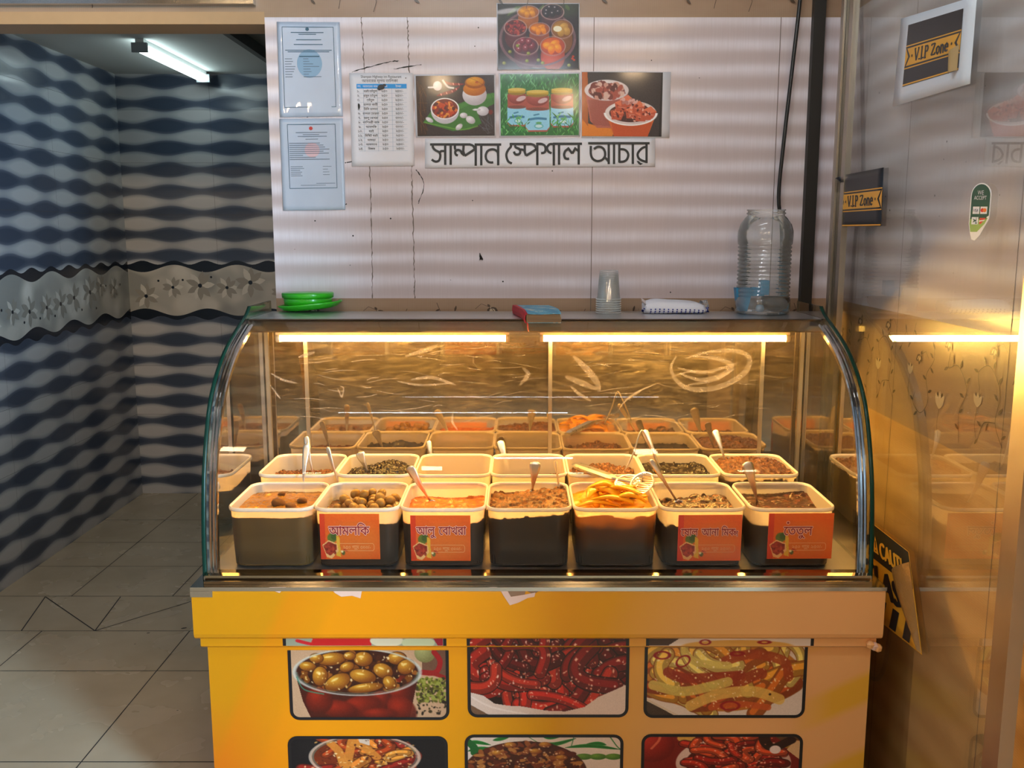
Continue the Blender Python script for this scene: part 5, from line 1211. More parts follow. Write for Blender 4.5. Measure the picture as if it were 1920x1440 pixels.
contents('chunky_pickle', 'brown chunky pickle heaped to the right in the unlabelled middle front tub', 'pickle', P1(3), [M['p_brown'], M['s_dark']], .140, lambda u, v: .008 * u + .014 * math.exp(-((u - .5) ** 2 + (v - .3) ** 2) * 5), 4, None, [(200, .008, .007), (14, .018, .012)], 90)
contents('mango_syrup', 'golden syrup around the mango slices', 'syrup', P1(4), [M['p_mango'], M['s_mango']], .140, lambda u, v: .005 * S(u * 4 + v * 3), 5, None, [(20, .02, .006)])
contents('sticky_mix', 'sticky dark mixed pickle in the tub labelled ষোল আনা মিক্স', 'pickle', P1(5), [M['p_dark'], M['s_dark']], .118, lambda u, v: .008 * u + .012 * math.exp(-((u - .3) ** 2 + (v - .5) ** 2) * 4), 6, None, [(120, .009, .008), (10, .018, .010)], 80)
contents('tamarind_paste', 'runny dark tamarind paste in the tub labelled তেতুল', 'pickle', P1(6), [M['p_tam'], M['s_dark']], .116, lambda u, v: .016 * max(0, v) ** 2 + .008 * max(0, u) * max(0, v + .3), 7, None, [(16, .010, .007)])
contents('spice_bits', 'brown spice bits low in the leftmost back tub', 'pickle', P2(0), [M['p_spice'], M['s_red']], .112, lambda u, v: .006 * S(u * 4) * S(v * 3), 8, None, [(260, .0065, .006)], 90)
contents('black_pickle', 'shiny black pickle heaped in the second back tub', 'pickle', P2(1), [M['p_black'], M['s_dark']], .120, lambda u, v: .040 * math.exp(-((u - .25) ** 2 + (v - .3) ** 2) * 2.2), 9, None, [(280, .0075, .007)], 96)
contents('pale_leftovers', 'thin pale leftovers on the floor of the third back tub', 'pickle', P2(2), [M['p_pale'], M['p_pale']], .05, lambda u, v: .003 * S(u * 3), 10)
contents('stained_leftovers', 'brown leftovers low in the fourth back tub', 'pickle', P2(3), [M['p_meat'], M['s_red']], .086, lambda u, v: .02 * max(0, u) * max(0, v), 11, None, [(60, .008, .007)])
contents('crumbly_pickle', 'crumbly brown pickle in the fifth back tub, behind the mango', 'pickle', P2(4), [M['p_spice'], M['s_red']], .122, lambda u, v: .008 * S(u * 3 + 1) + .010 * math.exp(-((u + .1) ** 2 + (v - .6) ** 2) * 7), 12, None, [(240, .0075, .008)], 90)
contents('black_paste', 'flat black pickle in the sixth back tub', 'pickle', P2(5), [M['p_black'], M['s_dark']], .124, lambda u, v: .012 * max(0, v) ** 2, 13, None, [(260, .008, .006)], 90)
contents('reddish_pickle', 'fibrous reddish brown pickle piled above the rim of the rightmost back tub', 'pickle', P2(6), [M['p_meat'], M['s_red']], .140, lambda u, v: .032 * math.exp(-(u ** 2 * 1.2 + (v - .1) ** 2 * 1.4)), 14, None, [(300, .0085, .008), (16, .015, .01)], 96)

# amla fruit, one by one
def ball_mesh():
    b = MB(); n = 14; prof = []
    for i in range(9):
        a = -math.pi / 2 + math.pi * i / 8; prof.append((max(.0004, math.cos(a)), math.sin(a) * .88))
    L = []
    for r_, z_ in prof: L.append([(r_ * math.cos(2 * math.pi * j / n) * (1 + .05 * math.cos(6 * math.pi * 2 * j / n / 2)), r_ * math.sin(2 * math.pi * j / n) * (1 + .05 * math.cos(6 * math.pi * 2 * j / n / 2)), z_) for j in range(n)])
    b.rings(L, True, True, True); return b
o0 = ball_mesh().build('amla_fruit', [M['p_amla']], None); o0.data.polygons.foreach_set('use_smooth', [True] * len(o0.data.polygons))
r = random.Random(11); spots = []; tries = 0
while len(spots) < 40 and tries < 6000:
    tries += 1
    u, v = r.uniform(-.86, .86), r.uniform(-.88, .88); rad = r.uniform(.0125, .0165)
    z = .122 + .018 * math.exp(-((u - .2) ** 2 + (v - .2) ** 2) * 1.5) + (.016 if len(spots) > 26 else 0)
    p = Vector((X1[1] + u * .088, YR1 + v * .106, zt1 + z + .002))
    if all((p - q).length > (rad + s) * .88 for q, s in spots): spots.append((p, rad))
for i, (p, rad) in enumerate(spots):
    o = o0 if i == 0 else o0.copy()
    if i: COL.objects.link(o)
    o.location = p; o.scale = (rad, rad, rad); o.rotation_euler = (r.uniform(-.8, .8), r.uniform(-.8, .8), r.uniform(0, 6))
    tag(o, 'round yellowish brown pickled amla fruit in the tub labelled আমলকি', 'fruit', 'amla fruit in the labelled tub')
# mango slices, one by one
def slice_mesh(L, wd, bend, twist):
    b = MB(); loops = []; m = 12
    for i in range(m + 1):
        t = i / m; s = math.sin(math.pi * (.06 + .88 * t)) ** .6; x = (t - .5) * L; zc = bend * math.cos((t - .5) * math.pi); a = twist * (t - .5)
        loops.append([(x, (wd * s * cx) * math.cos(a) - .006 * s * cz * math.sin(a), zc + wd * s * cx * math.sin(a) + .006 * s * cz * math.cos(a)) for cx, cz in ((-1, .2), (-.6, 1), (.6, .9), (1, .1), (.5, -.8), (-.5, -.8))])
    b.rings(loops, True, True, True); return b
kinds = [slice_mesh(.13, .017, .016, .8), slice_mesh(.11, .020, -.010, -.6), slice_mesh(.095, .016, .020, 1.1)]
protos = []
for i, (u, v, z, a, ti) in enumerate([(-.45, -.55, .150, .3, .1), (.30, -.50, .150, -.3, -.1), (.55, .15, .150, 1.2, .2), (-.55, .15, .152, 1.7, -.2), (.05, .55, .150, .1, .15), (-.1, -.1, .165, -.5, .2), (.35, .0, .168, .5, -.25), (-.35, .45, .164, .9, .2), (.45, -.55, .166, .15, .15), (-.15, -.62, .163, -.15, -.1), (.1, .3, .178, -.25, .2), (-.25, .05, .180, .35, .3), (.25, -.25, .178, -.7, -.2), (.6, .55, .158, -.4, .2), (-.62, -.1, .166, 1.3, .2), (.0, .72, .160, .2, -.2)]):
    k = i % 3
    if i < 3: o = kinds[k].build('mango_slice', [M['p_mango']], None); protos.append(o)
    else: o = protos[k].copy(); COL.objects.link(o)
    o.location = (X1[4] + u * .092, YR1 + v * .108, zt1 + z); o.rotation_euler = (ti, ti * .7, a)
    tag(o, 'curved yellow mango slice piled in the unlabelled mango tub', 'fruit', 'mango slices in the front tub')
# lumps in the brine
for i, (px, py, s) in enumerate(((522, 942, .016), (545, 948, .013), (566, 938, .014), (528, 925, .009))):
    p = at(px, py, Z=zt1 + .145); b = ball_mesh(); o = b.build('pickle_lump', [M['p_brown']], None); o.data.polygons.foreach_set('use_smooth', [True] * len(o.data.polygons)); o.location = (p.x, p.y, zt1 + .143); o.scale = (s * 1.3, s, s * .9); o.rotation_euler = (.2, .3, i)
    tag(o, 'brown lump floating in the murky brine of the leftmost front tub', 'pickle', 'lumps in the brine tub')

# labels on four front tubs
M['lab'] = ink_mat('label_print', .4, .15); M['lab_red'] = plain('label_dark_red', rgb(150, 16, 14), .4); M['lab_pink'] = plain('label_outline', rgb(240, 196, 180), .4); M['lab_gold'] = plain('label_pale_gold', rgb(236, 170, 110), .4)
def label(tub, words, small, x0, x1, zt, zb, tilt=0.0):
    """words: list of (text, x, y, size, sx); local coordinates of the tub"""
    zs = (zt + zb) / 2
    def f(u, v, h=0.0):
        z = zt + (zb - zt) * v + tilt * (u - .5); w_, d_ = tub_size(z)
        return Vector((x0 + (x1 - x0) * u, -d_ / 2 - .0009 - h, z))
    c = Cv(0, 0, 100, 76, 110, 84, (222, 92, 26))
    c.poly([(0, 0), (9, 0), (9, 76), (0, 76)], (206, 50, 26), .8); c.ell(60, 42, 40, 30, (226, 120, 40), a=.6, soft=20); c.poly([(12, 0), (100, 0), (100, 10), (40, 14)], (232, 100, 26), .5)
    c.ell(20, 40, 8, 8, (96, 110, 40)); c.ell(24, 38, 6, 6, (70, 90, 36)); c.poly([(27, 36), (32, 38), (34, 72), (26, 70)], (226, 170, 50))
    c.poly([(3, 52), (14, 44), (28, 50), (30, 62), (18, 75), (10, 72)], (236, 176, 110)); c.poly([(4.5, 53), (14, 46), (27, 52), (27, 60), (16, 70), (9, 66)], (150, 40, 24)); c.speck(30, (7, 49, 25, 66), 2.2, [(190, 70, 40), (120, 30, 20), (170, 50, 30)])
    c.ell(38, 65, 3, 4, (90, 90, 40)); c.ell(36, 63, 2, 2, (240, 220, 160)); c.line([(40, 60), (44, 62)], 2.5, (180, 40, 20)); c.grain(.012)
    lb = c.build('label', f, M['lab'], tub)
    F2 = Flat(lambda a, b_, h: f(a / 100, -b_ / 76, h), .0004, .00002)
    for y in (49.5, 61.5): F2.line([(33, -y), (88, -y)], .7, 0)
    F2.line([(88, -49.5), (90, -52), (90, -59), (88, -61.5)], .7, 0)
    for k in range(8):                                         # pale outline round each letter
        for tx, x, y, sz, sx in words: F2.text(tx, x + 1.0 * math.cos(k * math.pi / 4), -y + 1.0 * math.sin(k * math.pi / 4), sz, 1, 0, 'CENTER', sx)
    for k in range(4):
        for tx, x, y, sz, sx in words: F2.text(tx, x + .22 * math.cos(k * math.pi / 2), -y + .22 * math.sin(k * math.pi / 2), sz, 2, 0, 'CENTER', sx)
    F2.text(small, 61, -58.3, 8.2, 0, .004, 'CENTER', .92); F2.line([(57, -59.4), (59.5, -58.6), (62, -59.6)], .8, 0)
    F2.build('lettering', [M['lab_gold'], M['lab_pink'], M['lab_red']], lb)
def tub_local(t, px, py):
    p = at(px, py, Y=YR1 - .118); return p.x - t.location.x, p.z - t.location.z
for ti, (a, b_, c_, d_), words, small, tl in ((1, (600, 961, 714, 1047), [('আমলিক', 49, 35, 22, .86)], '২৫০ গাম ৩০০/-', 0), (2, (770, 964, 883, 1050), [('আলু', 25, 32, 20.5, .80), ('েবাখরা', 70, 32, 20.5, .80)], '২৫০ গাম ৩০০/-', 0),
                                      (5, (1271, 963, 1387, 1050), [('েষাল', 18, 34, 18, .74), ('আনা', 50.5, 34, 18, .74), ('িমক', 79, 34, 17.5, .72), ('স', 91, 35, 13.5, .7)], '২৫০ গাম ২৫০/-', .001), (6, (1440, 960, 1557, 1046), [('েততুল', 46, 36, 22, .80), ('.', 30, 17, 30, 1)], '২৫০ গাম ২৫০/-', .001)):
    x0, zt = tub_local(tubs[ti], a, b_); x1, zb = tub_local(tubs[ti], c_, d_)
    label(tubs[ti], words, small, x0, x1, zt, zb, tl)

# ------------------------------------------------------------------ spoons and tongs
M['spoon'] = steel('spoon_steel', (.86, .82, .76, 1), .34); M['stick'] = plain('cream_plastic', rgb(230, 205, 150), .35)
def spoon(name, label, top, bot, mat=None, bowl=True, wd=.0075, bend=.008, face=(0, -1, 0)):
    top, bot = Vector(top), Vector(bot); mat = mat or M['spoon']
    t = thing(name, label, 'spoon', bot, 'spoons in the pickle tubs')
    wd *= 1.25; ax = (top - bot).normalized(); L = (top - bot).length; n = Vector(face); n = (n - ax * n.dot(ax)).normalized(); sd = ax.cross(n)
    b = MB(); loops = []
    for s, w_ in ((.0, .0032), (.15, .0028), (.35, max(.003, .4 * wd)), (.55, .6 * wd), (.75, .88 * wd), (.9, wd), (.97, wd * .85), (1.0, wd * .3)):
        c = bot + ax * (L * s) + n * (bend * math.sin(math.pi * s)); q = .0011
        loops.append([c + sd * (w_ * a) + n * (q * e) - bot for a, e in ((-1, 0), (-.6, 1), (.6, 1), (1, 0), (.6, -1), (-.6, -1))])
    b.rings(loops, True, True, True); b.build('handle', [mat], t)
    if bowl:
        b = MB(); d = (-ax * .75 + n * .25).normalized() ; m = (n + ax * .3).normalized(); sd2 = d.cross(m).normalized(); m = sd2.cross(d); loops = []
        for i in range(9):
            u = i / 8; w_ = .0185 * math.sin(math.pi * (.06 + .9 * u)) ** .7; c = d * (.052 * u)
            dep = .009 * math.sin(math.pi * u)
            loops.append([c + sd2 * (w_ * a) - m * (dep * (1 - a * a)) for a in (-1, -.66, -.33, 0, .33, .66, 1)] + [c + sd2 * (w_ * a) - m * (dep * (1 - a * a) + .0014) for a in (1, .66, .33, 0, -.33, -.66, -1)])
        b.rings(loops, True, True, True); b.build('bowl', [mat], t)
    return t
def sp(label, tx, ty, bx, by, z, lean, **k):
    """handle end at pixel tx,ty; foot at bx,by on the contents' level z; lean: how far the end stands behind (+) or before (-) the foot"""
    bot = at(bx, by, Z=z); top = at(tx, ty, Y=bot.y + lean); return spoon(k.pop('name', 'spoon'), label, top, bot, **k)
F1, F2z = zt1 + .125, zt2 + .118
sp('dark steel spoon standing in the brine tub at the left end', 576, 832, 568, 918, zt1 + .142, .03, wd=.009)
sp('bright steel spoon in the back tub of brown spice bits', 574, 818, 588, 892, F2z, .02)
sp('thin dark spoon leaning left in the amla tub', 614, 838, 640, 918, zt1 + .142, -.01, wd=.005)
sp('short bright spoon in the heap of black pickle', 674, 848, 690, 886, zt2 + .135, .0, wd=.012, bend=.002)
sp('bright steel spoon lying back in the orange jam', 768, 874, 806, 938, zt1 + .128, -.015, wd=.011)
sp('dull steel spoon in the nearly empty pale tub', 803, 824, 816, 890, zt2 + .09, .02, wd=.007, bowl=False)
sp('bright steel spoon in the brown stained back tub', 937, 826, 956, 889, zt2 + .10, .02, wd=.011, bowl=False)
sp('bright steel spoon upright in the brown chunky pickle', 1004, 866, 998, 920, zt1 + .150, -.01, wd=.013)
sp('flat cream plastic stick in the brown chunky pickle', 1041, 864, 1048, 912, zt1 + .155, .0, name='plastic_stick', mat=M['stick'], bowl=False, wd=.004)
sp('long steel spoon standing in the flat black pickle', 1208, 806, 1240, 884, zt2 + .128, .03, wd=.009)
sp('steel spoon with brown coated bowl in the sticky mixed pickle', 1220, 862, 1268, 938, zt1 + .132, -.02, wd=.007)
sp('dark steel spoon in the piled reddish pickle', 1340, 806, 1361, 868, zt2 + .150, .03, wd=.009)
sp('broad steel spoon leaning in the tamarind tub', 1400, 866, 1420, 942, zt1 + .122, -.01, wd=.013)
# slotted tongs across the mango tub
p0 = at(1078, 872, Z=zt1 + .186); p1 = at(1152, 898, Z=zt1 + .192); p2 = at(1186, 904, Z=zt1 + .192)
tg = thing('tongs', 'steel serving tongs with slotted oval heads lying across the mango tub', 'tongs', p2)
ax = (p1 - p0).normalized(); sd = Vector((-ax.y, ax.x, 0)).normalized(); upv = ax.cross(sd) * -1
b = MB(); b.rings([[p - p2 + sd * (w_ * a) + Vector((0, 0, h_ * e)) for a, e in ((-1, .2), (-.7, 1), (.7, 1), (1, .2), (.8, -.6), (-.8, -.6))] for p, w_, h_ in ((p0, .013, .006), (p0.lerp(p1, .1), .015, .009), (p0.lerp(p1, .9), .015, .009), (p1, .010, .006), (p2, .006, .003))], True, True, True, smooth=False)
M['tong'] = steel('tong_steel', (.80, .77, .72, 1), .3); b.build('handle', [M['tong']], tg)
def slotted(c, nm, rx, ry, an, tilt):
    b = MB(); T = Matrix.Rotation(an, 3, 'Z') @ Matrix.Rotation(tilt, 3, 'X'); f = lambda x, y, z=0: Vector(c) - p2 + T @ Vector((x, y, z - .006 * (1 - (x / rx) ** 2 - (y / ry) ** 2)))
    n = 24; O = [(math.cos(2 * math.pi * i / n), math.sin(2 * math.pi * i / n)) for i in range(n)]
    b.rings([[f(rx * k * a, ry * k * e, z) for a, e in O] for k, z in ((1, 0), (1, .0014), (.84, .0014), (.84, 0), (1, 0))], True, False, False)
    for i in range(-4, 5):
        y = ry * .84 * i / 4.6; h = rx * .86 * math.sqrt(max(0, 1 - (y / ry / .9) ** 2))
        if h > .004: b.rings([[f(h * (2 * j / 6 - 1), y + q, z) for q, z in ((-.0013, 0), (.0013, 0), (.0013, .0012), (-.0013, .0012))] for j in range(7)], True, True, True, smooth=False)
    return b.build(nm, [M['tong']], tg)
slotted(at(1176, 904, Z=zt1 + .192), 'slotted_head', .036, .042, -.4, .30); slotted(at(1204, 906, Z=zt1 + .196), 'slotted_head', .034, .044, -.5, .55)
pa, pb = at(1200, 812, Y=p2.y + .10), at(1172, 882, Z=zt1 + .200)
b = MB(); b.tube(smooth_path([pb - p2, pb.lerp(pa, .5) - p2 + Vector((.004, 0, 0)), pa - p2, pa - p2 + Vector((.014, .004, -.004)), pa.lerp(at(1240, 884, Y=p2.y + .12), .8) - p2], 6), .0024, 8); b.build('arm', [M['spoon']], tg)

# ------------------------------------------------------------------ things on the shelf
M['green'] = plain('green_plastic', rgb(46, 168, 26), .3, var=.03, coat=.3)
pc = at(580, 588, Z=ZS); cy = pc.y + .095; cx = at(581, 580, Y=cy).x
b = MB()
L = []
for r_, z_ in ((.070, .0), (.088, .004), (.104, .016), (.106, .0205), (.103, .021), (.098, .017), (.084, .008), (.0004, .006)):
    L.append([Vector((cx + .002 + r_ * math.cos(2 * math.pi * j / 40), cy + r_ * .92 * math.sin(2 * math.pi * j / 40), ZS + .007 + z_ + .085 * r_ * math.cos(2 * math.pi * j / 40) + .0)) for j in range(40)])
b.rings(L, True, True, True)
tag(b.build('green_plate', [M['green']]), 'wide shallow green plastic plate, tilted, underneath the round green box', 'plate')
t = thing('food_box', 'round green plastic box with a flat lid on the tilted green plate', 'box', (cx - .005, cy, ZS + .021))
b = MB(); b.lathe([(.070, 0), (.077, .004), (.079, .022), (.078, .024)], (0, 0, 0), 40); b.build('body', [M['green']], t)
b = MB(); b.lathe([(.078, .024), (.0835, .025), (.0845, .038), (.083, .041), (.002, .0425)], (0, 0, 0), 40); b.build('lid', [M['green']], t)

# register book sagging over the shelf edge
M['bk_blue'] = None
g = G('book_cover'); v = g.map((1, 1, 1)); nn = g.noise(v, 24, 5, .7)
g2_ = g.ramp(nn, [(.40, rgb(64, 136, 170)), (.56, rgb(96, 166, 190)), (.64, rgb(206, 196, 176)), (.70, rgb(40, 90, 120))])
M['bk_blue'] = g.done(g.bsdf(Base_Color=g2_, Roughness=.5)); M['bk_red'] = plain('book_cloth', rgb(170, 24, 40), .6)
g = G('book_pages'); x, y, z = g.xyz(); M['pages'] = g.done(g.bsdf(Base_Color=g.mix(g.noise(g.map((2, 2, 160)), 3, 3), rgb(70, 56, 40), rgb(150, 128, 96)), Roughness=.8))
yb_, yf_ = 2.985, 2.772
bl = [at(966, 572, Y=yb_), at(1026, 571, Y=yb_)]; xl0 = at(985, 597, Y=yf_).x; xr0 = at(1053, 597, Y=yf_).x
xl1, xr1 = at(962, 572, Y=yb_).x, at(1032, 571, Y=yb_).x
def bookz(t): return ZS + .0015 + .0 * t - (.010 * max(0, (t - .72) / .28) ** 1.6)         # underside, t: 0 back .. 1 front
def bk(u, t, h): y = yb_ + (yf_ - yb_) * t; return Vector((xl1 + (xl0 - xl1) * t + u * ((xr1 - xl1) * (1 - t) + (xr0 - xl0) * t), y, bookz(t) + h))
t = thing('register_book', 'worn register book with blue cover and red spine hanging over the shelf edge', 'book', (xl0, 2.86, ZS))
T_ = [i / 10 for i in range(11)]; HB = .027
b = MB(); b.rings([[bk(u, q, h * HB) for u, h in ((.03, .06), (.5, .06), (.97, .06), (1.0, .3), (.985, .6), (.96, .93), (.5, .95), (.03, .93))] for q in T_], True, True, True, smooth=False); under(b.build('pages', [M['pages']]), t)
b = MB()
for h0, h1 in ((.0, .05), (.94, 1.0)):
    b.rings([[bk(u, q, h * HB + (.003 * math.sin(u * 9) * q if h0 else 0)) for u, h in ((.06, h0), (.4, h0), (.75, h0), (.99 - (.10 * max(0, .4 - q) if h0 else 0), h0), (.99 - (.10 * max(0, .4 - q) if h0 else 0), h1), (.75, h1), (.4, h1), (.06, h1))] for q in T_], True, True, True, smooth=False)
under(b.build('cover', [M['bk_blue']]), t)
b = MB(); b.rings([[bk(u, q, h * HB) for u, h in ((.07, -.015), (-.01, .0), (-.03, .5), (-.01, 1.02), (.09, 1.03), (.09, .99), (.02, .95), (-.005, .5), (.02, .05), (.07, .03))] for q in T_], True, True, True, smooth=False); under(b.build('spine', [M['bk_red']]), t)
b = MB(); q0 = bk(.06, 1, .001); b.tube([q0 + Vector((0, .01, .001)), q0 + Vector((0, -.003, -.002)), q0 + Vector((.001, -.003, -.018)), q0 + Vector((.003, -.002, -.026))], .0012, 6); under(b.build('bookmark', [M['bk_red']]), t)

# nest of upturned clear cups
def clear(name, tint, refl=1.0, haze=.03, rough=.03):
    g = G(name); fr = g.n('ShaderNodeFresnel', {0: 1.5}).outputs[0]; lw = g.n('ShaderNodeLayerWeight', {0: .35}).outputs['Facing']
    tr = g.n('ShaderNodeBsdfTransparent', {0: tint}).outputs[0]
    dd = g.n('ShaderNodeBsdfDiffuse', {0: (.85, .9, .9, 1)}).outputs[0]
    s = g.mixs(g.math('MULTIPLY_ADD', lw, haze * 2.5, haze), tr, dd); refl = refl * .6
    return g.done(g.mixs(g.math('MINIMUM', g.math('MULTIPLY', fr, refl), 1.0), s, g.n('ShaderNodeBsdfGlossy', {0: (1, 1, 1, 1), 1: rough}).outputs[0]))
M['cup_rim'] = clear('cup_rim', (.95, .96, .96, 1), 1.0, .22); M['cup'] = clear('clear_cup', (.98, .985, .985, 1), 1.0, .08); M['pet'] = clear('clear_jar', (.985, .99, .99, 1), 1.8, .09, .08)
yc = at(1141, 589, Z=ZS).y + .036; xc_ = at(1141, 560, Y=yc).x
cup0 = None
for k in range(7):
    z0 = .001 + k * .0072
    if cup0 is None:
        b = MB(); b.lathe([(.0385, .0), (.0405, .0008), (.0405, .003), (.0382, .0035), (.0365, .012), (.0305, .090), (.0292, .0935), (.0255, .094), (.024, .091), (.0005, .0905)], (0, 0, 0), 36, cap0=False, cap1=False)
        cup0 = b.build('plastic_cup', [M['cup']]); o = cup0
        b = MB(); b.lathe([(.0384, .0), (.0409, .0006), (.0409, .0032), (.0384, .0037)], (0, 0, 0), 36, cap0=False, cap1=False); b.lathe([(.0250, .0942), (.0293, .0938), (.0296, .0925)], (0, 0, 0), 36, cap0=False, cap1=False)
        b.build('rim', [M['cup_rim']], cup0)
    else:
        o = cup0.copy(); COL.objects.link(o); q_ = cup0.children[0].copy(); COL.objects.link(q_); q_.parent = o
    o.location = (xc_, yc, ZS + z0)
    tag(o, 'clear plastic cup in the nest of upturned cups on the shelf', 'cup', 'nested clear cups')

# pack of white tissues with blue dots
M['wrapf'] = clear('film_wrap', (.96, .97, 1, 1), 1.6, .10, .06); M['tissue'] = plain('tissue', rgb(226, 228, 238), .75, bump=.3, bscale=40)
g = G('dotted_film'); x, y, z = g.xyz()
M['dots'] = plain('blue_dot', rgb(20, 44, 130), .4)
p = at(1262, 589, Z=ZS); yt_ = p.y + .045; x0t, x1t = at(1206, 575, Y=yt_).x, at(1318, 575, Y=yt_).x
t = thing('tissue_pack', 'crumpled pack of white tissues in film with navy dots, beside the cups', 'tissue pack', ((x0t + x1t) / 2, yt_, ZS))
b = MB(); loops = []
xm = (x0t + x1t) / 2
for i in range(15):
    s = i / 14; xx = x0t + (x1t - x0t) * s - xm; e = min(1, math.sin(math.pi * min(.5, s * 1.6 + .12)), math.sin(math.pi * min(.5, (1 - s) * 1.6 + .12)))
    hh = (.047 - .012 * s) * (.55 + .45 * e); dd = .046 * (.75 + .25 * e)
    loops.append([Vector((xx, dd * math.copysign(abs(math.cos(a)) ** .6, math.cos(a)), .001 + hh / 2 + hh / 2 * math.copysign(abs(math.sin(a)) ** .6, math.sin(a)) + .002 * math.sin(7 * a + 5 * s))) for a in [2 * math.pi * j / 20 for j in range(20)]])
b.rings(loops, True, True, True); b.build('tissues', [M['tissue']], t)
b = MB()
for i in range(13):
    for j in range(3):
        s = .10 + .86 * i / 12; hh = .047 - .012 * s; e = min(1, math.sin(math.pi * min(.5, s * 1.6 + .12)), math.sin(math.pi * min(.5, (1 - s) * 1.6 + .12))); hh *= .55 + .45 * e; sn, cs = ((.80, .60), (.50, .87), (.16, .99))[j]
        c_ = Vector((x0t + (x1t - x0t) * s - xm, -.046 * (.75 + .25 * e) * cs ** .6 - .0016, .001 + hh / 2 - hh / 2 * sn ** .6))
        b.add([c_ + Vector((.0028 * math.cos(q), -.0003, .0024 * math.sin(q))) for q in [2 * math.pi * n_ / 8 for n_ in range(8)]], [list(range(8))])
b.build('dots', [M['dots']], t)
rr_ = random.Random(5)
for xs_, sg in ((x0t - xm, -1), (x1t - xm, 1)):
    b = MB(); L = []
    for i in range(5):
        s = i / 4; L.append([Vector((xs_ + sg * (.016 * s - .006), (.040 + .006 * s) * math.cos(a) + rr_.uniform(-.003, .003) * s, .022 + (.018 + (.012 if sg < 0 else .002) * s) * math.sin(a) + rr_.uniform(-.003, .003) * s)) for a in [2 * math.pi * j / 14 for j in range(14)]])
    b.rings(L, True, False, True); o = b.build('wrapper_end', [M['wrapf']], t)
    d_ = MB()
    for i in range(9):
        a = rr_.uniform(3.4, 6.0); c_ = Vector((xs_ + sg * rr_.uniform(.0, .010), -.046, .022 + .018 * math.sin(a) + .004)); d_.add([c_ + Vector((.0024 * math.cos(q), 0, .0024 * math.sin(q))) for q in [2 * math.pi * n_ / 8 for n_ in range(8)]], [list(range(8))])
    d_.build('dots', [M['dots']], o)

# big ribbed clear jar with a blue scoop and a wooden bowl inside
pj = at(1428, 592, Z=ZS); yj = pj.y + .082; xj_ = at(1430, 560, Y=yj).x
t = thing('plastic_jar', 'big ribbed clear plastic jar without lid at the right end of the shelf', 'jar', (xj_, yj, ZS))
prof = [(.0005, .006), (.060, .004), (.078, .001), (.085, .008), (.086, .030), (.084, .052)]
z_ = .056
while z_ < .215: prof += [(.0800, z_), (.084, z_ + .003), (.084, z_ + .007), (.0800, z_ + .010)]; z_ += .0125
prof += [(.085, .222), (.0865, .245), (.085, .262), (.078, .285), (.066, .303), (.058, .310), (.0575, .314), (.061, .3155), (.061, .319), (.0575, .320), (.0575, .326)]
b = MB(); n = 48; L = []
for r_, zz_ in prof:
    k = .010 if .245 < zz_ < .308 or .01 < zz_ < .05 else 0
    L.append([(r_ * (1 + k * math.cos(12 * 2 * math.pi * j / n * 2)) * math.cos(2 * math.pi * j / n), r_ * (1 + k * math.cos(24 * 2 * math.pi * j / n)) * math.sin(2 * math.pi * j / n), zz_) for j in range(n)])
b.rings(L, True, False, False); b.build('body', [M['pet']], t)
b = MB(); b.lathe([(.0575, .3255), (.0605, .326), (.0605, .329), (.0575, .3295)], (0, 0, 0), 40, cap0=False, cap1=False); b.build('rim', [M['pet']], t)
M['blue'] = plain('blue_plastic', rgb(20, 130, 176), .4, var=.05); M['wood'] = plain('dark_wood_bowl', rgb(48, 34, 18), .5, var=.3, vscale=20)
t2 = thing('blue_scoop', 'blue plastic scoop standing inside the big clear jar', 'scoop', (xj_ - .018, yj + .008, ZS + .008))
b = MB(); b.rings([[(-.045 + .075 * 0 + w_ * a, .018 * e, z_) for a, e in ((-1, -1), (1, -1), (1, 1), (-1, 1))] for z_, w_ in ((.0, .012), (.03, .02), (.074, .026))], True, True, False, smooth=False); b.build('cup', [M['blue']], t2)
b = MB(); b.box(-.02, .022, -.010, .006, .048, .076); b.box(.008, .036, -.016, .012, .052, .098); b.build('handle', [M['blue']], t2)
b = MB(); b.lathe([(.016, .0), (.036, .010), (.044, .030), (.0445, .046), (.041, .046), (.034, .016), (.0005, .008)], (0, 0, 0), 32)
o = b.build('wooden_bowl', [M['wood']], None, (xj_ + .034, yj - .024, ZS + .009)); tag(o, 'small dark wooden bowl inside the big clear jar', 'bowl')
b = MB(); b.lathe([(.0005, .0), (.010, .002), (.014, .012), (.010, .022), (.0005, .024)], (0, 0, 0), 16); o = b.build('bottle_cap', [plain('pale_cap', rgb(130, 150, 165), .5)], None, (xj_ - .022, yj - .055, ZS + .009)); tag(o, 'pale grey bottle cap lying in the front of the big clear jar', 'cap')

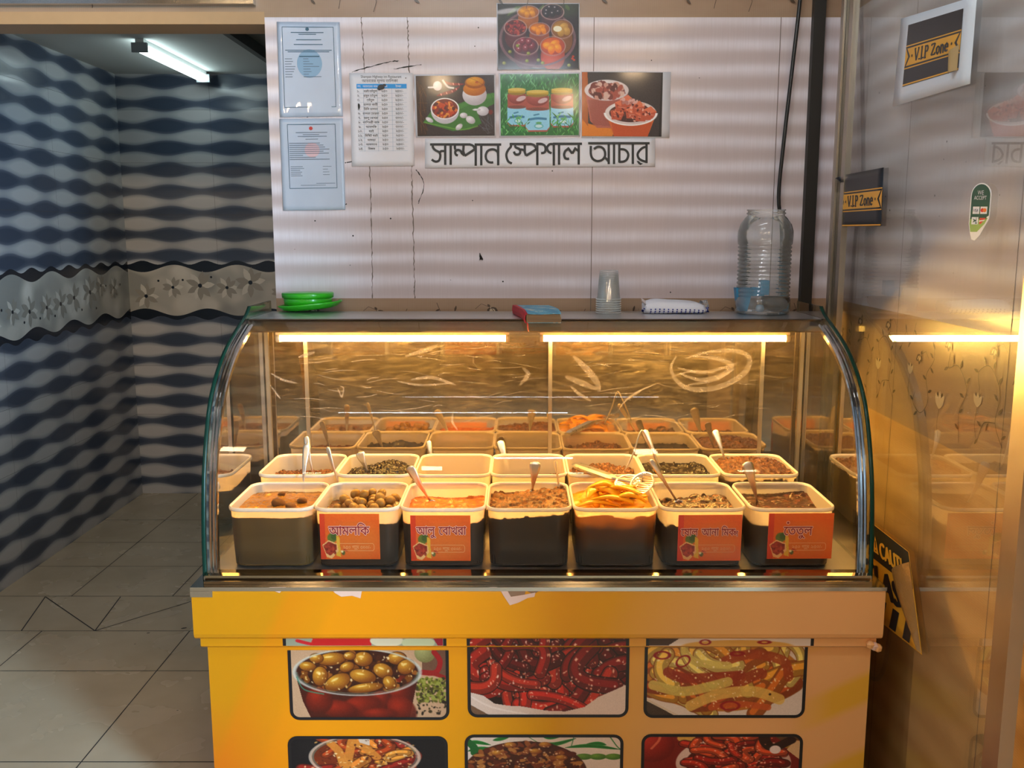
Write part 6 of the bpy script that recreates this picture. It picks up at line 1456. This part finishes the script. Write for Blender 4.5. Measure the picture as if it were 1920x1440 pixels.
# ------------------------------------------------------------------ lamps
def emit(name, col, k):
    g = G(name); return g.done(g.n('ShaderNodeEmission', {0: tuple(col) + (1,), 1: k}).outputs[0])
M['cool_tube'] = emit('cool_tube', (.78, .90, 1.0), COOL); M['cool_tube2'] = emit('cool_tube_dimmer', (.86, .93, 1.0), COOL * .35); M['batten'] = emit('batten_glow', (.80, 1.0, 1.0), 8.0)
M['white_metal'] = plain('white_metal', rgb(220, 222, 220), .5)
def ceiling_tube(name, label, c, L, along, mat, rad=.014, drop=.05, ztop=3.0):
    t = thing(name, label, 'lamp', (c[0], c[1], ztop))
    d = Vector((L / 2, 0, 0)) if along == 'x' else Vector((0, L / 2, 0))
    b = MB(); b.tube([-d + Vector((0, 0, -drop)), d + Vector((0, 0, -drop))], rad, 14); b.build('tube', [mat], t)
    b = MB()
    if along == 'x': b.box(-L / 2 - .02, L / 2 + .02, -.02, .02, -.028, -.001)
    else: b.box(-.02, .02, -L / 2 - .02, L / 2 + .02, -.028, -.001)
    b.build('housing', [M['white_metal']], t); return t
ceiling_tube('ceiling_tube', 'cool white ceiling tube in front of the counter, above the picture', (-.35, .9), 1.2, 'x', M['cool_tube'])
ceiling_tube('ceiling_tube', 'cool white ceiling tube close above the counter', (.05, 1.9), 1.2, 'x', M['cool_tube2'])
ceiling_tube('ceiling_tube', 'cool white ceiling tube far behind the camera', (.1, -1.9), .6, 'x', M['cool_tube'])
# slim batten on the alcove ceiling
a0, a1 = at(262, 95, Z=2.455), at(362, 146, Z=2.455)
t = thing('batten_light', 'slim white batten light glowing on the alcove ceiling', 'lamp', (a0.x + .02, (a0.y + a1.y) / 2, 2.5))
Lh = (a1.y - a0.y) / 2 + .05
b = MB(); b.rings([[(.034 * math.cos(q), yy, -.040 + .020 * math.sin(q)) for q in [2 * math.pi * i / 16 for i in range(16)]] for yy in (-Lh, Lh)], True, True, True); b.build('diffuser', [M['batten']], t)
for s in (-1, 1):
    b = MB(); b.box(-.037, .037, s * Lh - .008, s * Lh + .008, -.062, -.018); b.build('end_cap', [plain('cap_grey', rgb(150, 160, 165), .5)], t)
b = MB(); b.box(-.02, .02, -Lh, Lh, -.022, -.001); b.build('housing', [M['white_metal']], t)
